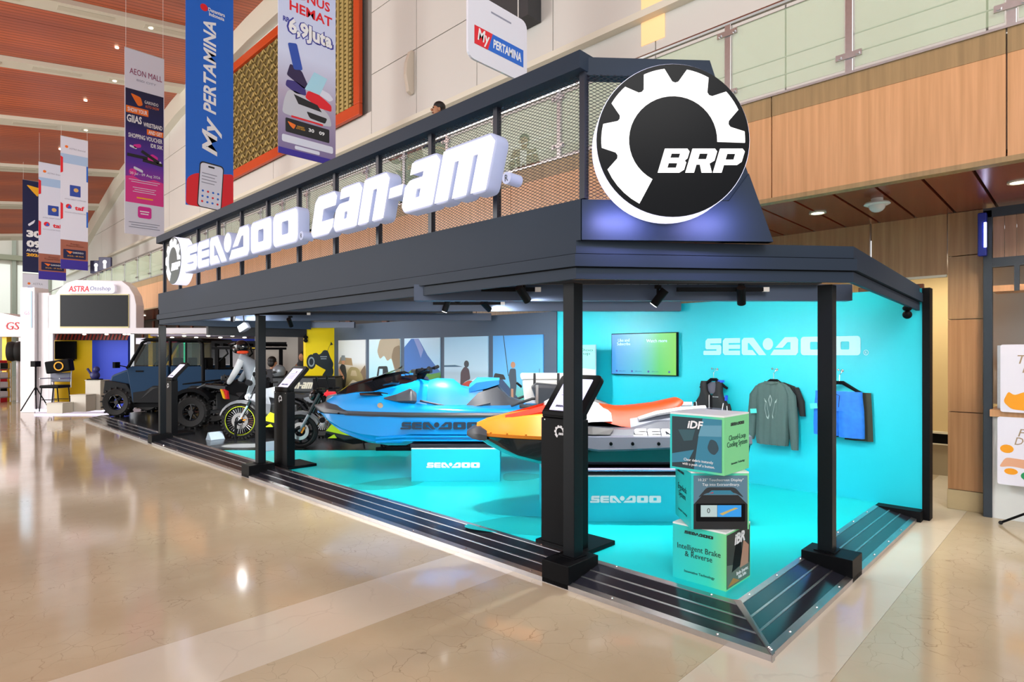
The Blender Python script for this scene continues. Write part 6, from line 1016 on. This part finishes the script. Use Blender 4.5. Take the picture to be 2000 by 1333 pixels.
# GS booth
T = thing('battery_booth', 'white booth with red GS lettering at the left edge', 'booth', fr(-17.6, 20.0, 0)); k2 = 1172/20.0; X2 = lambda u: (u-1000)/k2+17.6; Z2 = lambda v: 1.6+(691-v)/k2
MB().prism([(X2(-40), Z2(658)), (X2(-40), Z2(608)), (X2(5), Z2(612)), (X2(40), Z2(620)), (X2(70), Z2(630)), (X2(70), Z2(658))], 0, .8, 'y').o('fascia', WB, T); text('lettering', 'GS ASTRA', PR, T, pl((0, -.01, 0), (1, 0, 0), (0, 0, 1)), X2(62), Z2(637), 1.7, .26, .02, .0, .1); box('rear_wall', mat('orange_white_wall', '#d8d4d8', .5), T, (X2(-60), 2, 0), (X2(80), 2.1, Z2(655))); box('yellow_column', MATS['yellow_laminate'], T, (X2(-6), .2, 0), (X2(3), .4, Z2(655))); box('orange_panel', mat('orange_laminate', '#e86a2a', .5), T, (X2(8), 1.9, 1.9), (X2(22), 2, Z2(660))); box('red_panel', PR, T, (X2(33), 1.9, .9), (X2(37), 2, Z2(660)))
for j, v in enumerate((710, 733, 756, 779)): 
    S_ = thing('battery_shelf_unit', ['top red shelf crate of the product rack at the left edge', 'second red shelf crate of the product rack at the left edge', 'black shelf crate of the product rack at the left edge', 'lowest red crate of the product rack at the left edge'][j], 'crate', fr(-17.6, 19.4, 0), 'product rack crates'); box('bin', PR if j != 2 else BLK, S_, (X2(-10), 0, Z2(v+14)), (X2(20), .5, Z2(v-6)), bevel=.03); box('label', LAV, S_, (X2(2), -.01, Z2(v+10)), (X2(14), 0, Z2(v+2)))
T = thing('tyre_rack', 'pole rack with two upright black tyres beside the pale blue tower', 'tyre rack', fr(0, 19.6, 0))
for u in (43, 58): o = MB().lathe([(.2, -.09), (.3, -.1), (.33, 0), (.3, .1), (.2, .09)], ((u-1000)/k2, 0, Z2(687)), (1, .5, 0), 28, closed=True).o('tyre', RUB, T, smooth=40); MB().lathe([(.2, -.08), (.18, 0), (.2, .08)], ((u-1000)/k2, 0, Z2(687)), (1, .5, 0), 20).o('rim', STEEL, o)
MB().cyl(((50-1000)/k2, .1, 0), ((50-1000)/k2, .1, 2.0), .05).o('pole', WB, T)
T = thing('product_trolley', 'chrome wire product trolley between crates and tower', 'trolley', fr(-16.4, 19.0, 0)); 
for x in (-.35, .35):
    for y in (-.2, .2): MB().tube([(x, y, .05), (x, y, 1.3)], .015, 6).o('post', STEEL, T)
for z in (.2, .5, .8, 1.1): MB().box((-.36, -.22, z), (.36, .22, z+.02)).o('shelf', STEEL, T); box('goods', PLAS if z > .9 else LAV, T, (-.3, -.18, z+.02), (.3, .18, z+.2), bevel=.02)
# white partitions behind the motorcycles
T = thing('partition_wall', 'plain pale partition panels behind the motorcycles beside the yellow panel', 'partition', fr(-6.6, 16.8, 0)); box('panel', mat('warm_white_panel', '#cfc8be', .6), T, (-.6, 0, 0), (.62, .06, 2.6)); box('panel', mat('cool_white_panel', '#c8c8cc', .6), T, (.66, .1, 0), (2.4, .16, 2.6)); box('dark_gap', BLK, T, (.62, .04, 0), (.66, .12, 2.6)); MB().prism(rr(.62, 1.3, .72, 2.2, .05), -.0, .06, 'y').o('oval_slot', BLK, T)
# dark shopfront under the balcony beyond the booth
wd_ = thing('wall_shopfront', 'dark slatted shopfront under the far balcony', 'wall', kind='structure')
for j in range(14): box('dark_panel', mat('dark_brown_wall', '#2a1a14', .5), wd_, (7.9, 10+j*1.6, 0), (8.0, 11.55+j*1.6, 3.05)); box('brown_slat', mat('rust_slat', '#6a3420', .5), wd_, (7.86, 10+j*1.6, 2.2), (7.9, 10.2+j*1.6, 3.0))
for j in range(5): MB().cyl((6.6, 18+j*2.6, 3.03), (6.6, 18+j*2.6, 3.05), .08).o('downlight', LAMP, wd_)
# far end wall of the hall
we = thing('wall_far', 'cream far end wall of the hall with tall window bays', 'wall', kind='structure'); box('wall_slab', mat('cream_far_wall', '#cfccc0', .6), we, (-20, 56, 0), (12, 56.4, 14)); 
for j in range(14): box('mullion', mat('grey_mullion', '#9aa294', .5), we, (-18+j*2, 55.7, 0), (-17.8+j*2, 56, 14)); box('window_bay', mat('pale_window', '#dfe4dc', .3, emit=.25), we, (-17.7+j*2, 55.9, 4.2), (-16.1+j*2, 56, 8))
for z in (3.9, 8.3): box('cross_beam', mat('olive_beam', '#8f927c', .5), we, (-20, 55.5, z), (12, 56, z+.35))
for j, (u, v) in enumerate(((189, 522), (206, 516))):
    p = PX(u, v, 6.6); T = thing('info_sign', ['dark information sign with white icon, farther of two', 'dark information sign with white icon, nearer of two'][j], 'sign', Matrix.Translation(p) @ Matrix.Rotation(RZ, 4, 'Z'), 'information signs'); box('case', mat('navy_sign', '#16184a', .4), T, (-.28, -.05, -.3), (.28, .05, .3), bevel=.02); MB().cyl((0, 0, -.3), (0, 0, 3.97-p.z), .03, n=8).o('pole', STEEL, T); glyph('icon', [circ(0, .08, .09), [(-.06,-.2),(.06,-.2),(.06,0),(-.06,0)]], LITW, T, pl((0, -.052, 0), (1, 0, 0), (0, 0, 1)))
# ---- juice kiosk at the right edge ----
T = thing('kiosk_frame', 'dark steel kiosk frame with wooden header at the right edge', 'kiosk', wf(7.44, .0, 0)); KF = mat('blue_black_steel', '#2c3742', .4, var=.1); 
box('upright', KF, T, (0, .705, 0), (.08, .775, 3.0), bevel=.004); box('top_beam', KF, T, (0, -.8, 2.93), (.08, .775, 3.02)); box('lower_beam', KF, T, (0, -.8, 2.44), (.08, .705, 2.53)); 
for j in range(5): box('header_board', wood('header_oak', '#b18a70', '#99745c'), T, (.03, .705-(j+1)*.09, 2.53), (.05, .705-j*.09-.003, 2.93))
box('shelf', WF, T, (0, -.8, 2.2), (.3, .7, 2.26)); box('shelf_bracket', KF, T, (-.01, .5, 2.2), (.02, .54, 2.44)); box('counter_top', WF, T, (-.05, -.8, .99), (.5, .72, 1.06), bevel=.004); box('counter_front', mat('white_marble', '#dfe3e2', .25, var=.06, scale=3), T, (.02, -.8, 0), (.45, .72, .99)); box('back_panel', mat('pale_grey_panel', '#b4b4b0', .6), T, (.8, -.8, 1.06), (.85, .78, 2.93)); box('steel_cabinet', STEEL, T, (.15, .3, 1.06), (.5, .68, 1.68))
T = thing('light_box', 'slim blue illuminated box fixed on the kiosk upright', 'light box', wf(7.38, .76, 2.55)); box('case', mat('cobalt_case', '#1c2f9c', .4), T, (-.02, -.02, 0), (.06, .05, .42), bevel=.01); box('tube', mat('white_violet_tube', '#d8d8ff', .4, emit=4), T, (-.03, -.02, .08), (-.018, .0, .32))
SPL = mat('print_orange_juice', '#f0a018', .4); WPO = mat('poster_white_gloss', '#e6e6f4', .35); GT = mat('print_bronze', '#a08a70', .5)
T = thing('menu_board', 'white menu board with orange juice splash, upper one at the right edge', 'menu board', wf(7.36, .635, 1.045, FRONT), 'menu boards'); MB().prism(rr(0, 0, .5, .64, .02), -.02, .0, 'y').o('board', WPO, T); P = pl((0, -.0215, 0), (1, 0, 0), (0, 0, 1)); glyph('splash_print', [rc([(.02,.1),(.06,.2),(.1,.16),(.18,.2),(.3,.16),(.36,.06),(.2,.02),(.08,.03)], .03)], SPL, T, P); text('lettering', 'T', GT, T, P, .16, .5, .07, .08, .001, 0, .25); text('lettering', 'P', GT, T, P, .19, .41, .06, .07, .001, 0, .25)
T = thing('menu_board', 'white menu board with lemons and pouring juice, lower one at the right edge', 'menu board', wf(7.34, .655, .36, FRONT), 'menu boards'); MB().prism(rr(0, 0, .5, .64, .02), -.02, .0, 'y').o('board', WPO, T); glyph('lemon_print', [circ(.07, .34, .05, 16, .04)], SPL, T, P); glyph('lemon_print', [circ(.1, .13, .05, 16, .03)], SPL, T, P); glyph('pour_print', [rc([(.01,.16),(.06,.26),(.2,.25),(.4,.22),(.4,.14),(.1,.18)], .03)], mat('print_peach', '#e0a988', .4), T, P); glyph('leaf_print', [circ(.22, .1, .05, 14, .04)], mat('print_leaf_green', '#1f9a5c', .4), T, P, .002); text('lettering', 'F', GT, T, P, .18, .5, .06, .07, .001, 0, .25); text('lettering', 'Di', GT, T, P, .17, .42, .09, .07, .001, 0, .25)
T = thing('board_tripod', 'black tripod feet below the menu boards', 'tripod', wf(7.2, .42, 0)); MB().tube([(0, .2, .02), (.0, -.1, .22)], .012, 6).tube([(0, -.4, .02), (0, -.1, .22)], .012, 6).tube([(-.2, -.1, .02), (0, -.1, .22)], .012, 6).o('leg_set', BLKM, T); MB().cyl((0, -.1, .1), (0, -.1, .9), .012).o('pole', BLKM, T); MB().ell((0, .2, .02), .018).o('rubber_foot', RUB, T)
# ================= PEOPLE =================
def skin(name, V, Eg, R, m, parent, root=0):
    me = bpy.data.meshes.new(name); me.from_pydata(V, Eg, []); me.materials.append(m); o = link(name, me, parent)
    o.modifiers.new('skin', 'SKIN').use_smooth_shade = True
    sv = me.skin_vertices[0].data if me.skin_vertices else None
    if sv is None:
        bm = bmesh.new(); bm.from_mesh(me); bm.verts.layers.skin.verify(); bm.to_mesh(me); bm.free(); sv = me.skin_vertices[0].data
    for i, r in enumerate(R): sv[i].radius = (r, r) if not isinstance(r, tuple) else r
    sv[root].use_root = True
    s_ = o.modifiers.new('sub', 'SUBSURF'); s_.levels = 1; s_.render_levels = 2; return o
def person(lab, M, top, leg, hair, sit=False, scarf=False, inner=None, arm=.25):
    """x axis of M: the way the person faces"""
    T = thing('person', lab, 'person', M); hz = .0 if not sit else -.42
    hip = (0, 0, .92+hz); ch = (.0, 0, 1.25+hz); nk = (.0, 0, 1.45+hz); 
    V = [hip, ch, nk, (.01, 0, 1.52+hz), (.03, 0, 1.6+hz), (.02, 0, 1.70+hz)]; Eg = [(0,1),(1,2),(2,3),(3,4),(4,5)]; R = [(.15,.1), (.17,.11), .055, .055, .088, .07]
    W = []; WE = []; WR = []
    for s_ in (-1, 1):
        b = len(V); sh, el, wr_, hd = (0, s_*.18, 1.4+hz), (-.02, s_*.25, 1.14+hz), (arm, s_*.2, 1.0+hz+arm*.35), (arm+.09, s_*.18, .99+hz+arm*.4)
        V += [sh, el, wr_, hd]; Eg += [(1, b), (b, b+1), (b+1, b+2), (b+2, b+3)]; R += [.06, .045, .03, .035]
        for q in range(4): V.append((arm+.16-.01*q, s_*(.15+.018*q), .98+hz+arm*.42)); Eg.append((b+3, len(V)-1)); R.append(.01)
        V.append((arm+.1, s_*.13, 1.0+hz+arm*.4)); Eg.append((b+3, len(V)-1)); R.append(.011)
        b = len(V); kn = (.02, s_*.1, .5) if not sit else (.4, s_*.12, .5); an = (0, s_*.1, .09) if not sit else (.38, s_*.12, .09)
        V += [(0, s_*.09, .88+hz), kn, an, (an[0]+.15, an[1], .04)]; Eg += [(0, b), (b, b+1), (b+1, b+2), (b+2, b+3)]; R += [.085, .06, .042, .035]
    skin('body', V, Eg, R, SKIN, T)
    V = [hip, (0, 0, 1.08+hz), ch, (0, 0, 1.42+hz)]; Eg = [(0,1),(1,2),(2,3)]; R = [(.17,.13), (.17,.125), (.19,.13), (.1,.08)]
    for s_ in (-1, 1): b = len(V); V += [(0, s_*.18, 1.4+hz), (-.02, s_*.25, 1.14+hz), (arm*.8, s_*.21, 1.02+hz+arm*.28)]; Eg += [(2, b), (b, b+1), (b+1, b+2)]; R += [.08, .062, .05]
    skin('jacket', V, Eg, R, top, T)
    V = [(0, 0, .95+hz)]; Eg = []; R = [(.165,.12)]
    for s_ in (-1, 1): b = len(V); V += [(0, s_*.09, .86+hz), (.02, s_*.1, .5) if not sit else (.4, s_*.12, .5), (0, s_*.1, .1) if not sit else (.38, s_*.12, .1)]; Eg += [(0, b), (b, b+1), (b+1, b+2)]; R += [.1, .075, .06]
    skin('trousers', V, Eg, R, leg, T)
    z = hz
    if scarf: MB().ell((-.0, 0, 1.63+z), (.11, .11, .13)).ell((0, 0, 1.45+z), (.13, .16, .1)).o('headscarf', hair, T, smooth=60); MB().ell((.075, 0, 1.62+z), (.05, .065, .085)).o('face', SKIN, T, smooth=60)
    else: MB().ell((-.015, 0, 1.67+z), (.1, .095, .09)).ell((-.05, 0, 1.6+z), (.06, .085, .09)).o('hair', hair, T, smooth=60); MB().ell((.02, .095, 1.6+z), (.02, .012, .03)).ell((.02, -.095, 1.6+z), (.02, .012, .03)).o('ears', SKIN, T)
    MB().ell((.115 if not scarf else .125, 0, 1.605+z), (.02, .012, .022)).o('nose', SKIN, T); MB().ell((.1, .035, 1.635+z), (.012, .014, .008)).ell((.1, -.035, 1.635+z), (.012, .014, .008)).o('eyes', HAIR, T); MB().ell((.1, 0, 1.56+z), (.012, .025, .006)).o('mouth', mat('lips', '#8c4a40', .5), T)
    if inner: MB().prism([(-.05, 1.0+z), (.05, 1.0+z), (.06, 1.4+z), (-.06, 1.4+z)], .115, .145, 'x').o('shirt_front', inner, T)
FL2 = 3.97
person('person in a dark navy shirt leaning at the balcony railing, seen from booth', wf(6.02, 7.45, FL2-.13, math.radians(160)), mat('navy_cloth', '#1d2a4a', .8), mat('dark_trousers', '#20222a', .8), HAIR)
person('person in a beige jacket and white shirt standing behind the mesh parapet', wf(8.2, 7.62, FL2-.02, math.radians(215)), mat('beige_jacket', '#9a7f68', .8), MATS['dark_trousers'], HAIR, inner=PW)
person('person in a brown top further along the balcony behind the lettering', wf(6.5, 8.9, FL2, math.radians(200)), mat('brown_top', '#7a5044', .8), MATS['dark_trousers'], HAIR)
p = PD(593, 720, 13.9); person('person in a black headscarf and brown jacket beside the yellow panel', wf(p.x, p.y, Z0-.2, math.radians(205)), mat('brown_jacket', '#8a5a3a', .8), mat('black_skirt', '#15151a', .8), mat('black_scarf', '#101014', .85), scarf=True, arm=.1)
p = PD(532, 720, 13.85); person('seated person with dark hair behind the motorcycles', wf(p.x, p.y, Z0+.1, math.radians(30)), mat('charcoal_cloth', '#2c2e34', .8), MATS['black_skirt'], HAIR, sit=True)
T = thing('stool', 'dark upholstered stool under the seated person', 'stool', wf(p.x, p.y, Z0)); MB().cyl((0, 0, .42), (0, 0, .5), .2).o('seat', BLK, T, bevel=.02); MB().cyl((0, 0, .03), (0, 0, .42), .03).o('stem', STEEL, T); MB().cyl((0, 0, 0), (0, 0, .03), .18).o('base', STEEL, T)
p = PD(545, 718, 13.4); T = thing('helmet', 'white and dark grey helmet on a stand behind the motorcycles', 'helmet', Matrix.Translation((p.x, p.y, 1.05))); MB().ell((0, 0, .15), (.15, .13, .15), 18, 12).o('shell', SIL, T, smooth=60); MB().ell((-.05, 0, .14), (.115, .11, .06)).o('visor', PLAS, T, smooth=60); MB().cyl((0, 0, -.95), (0, 0, .03), .03).o('stand', BLK, T); MB().cyl((0, 0, -.95), (0, 0, -.93), .15).o('stand_base', BLK, T)
flush()
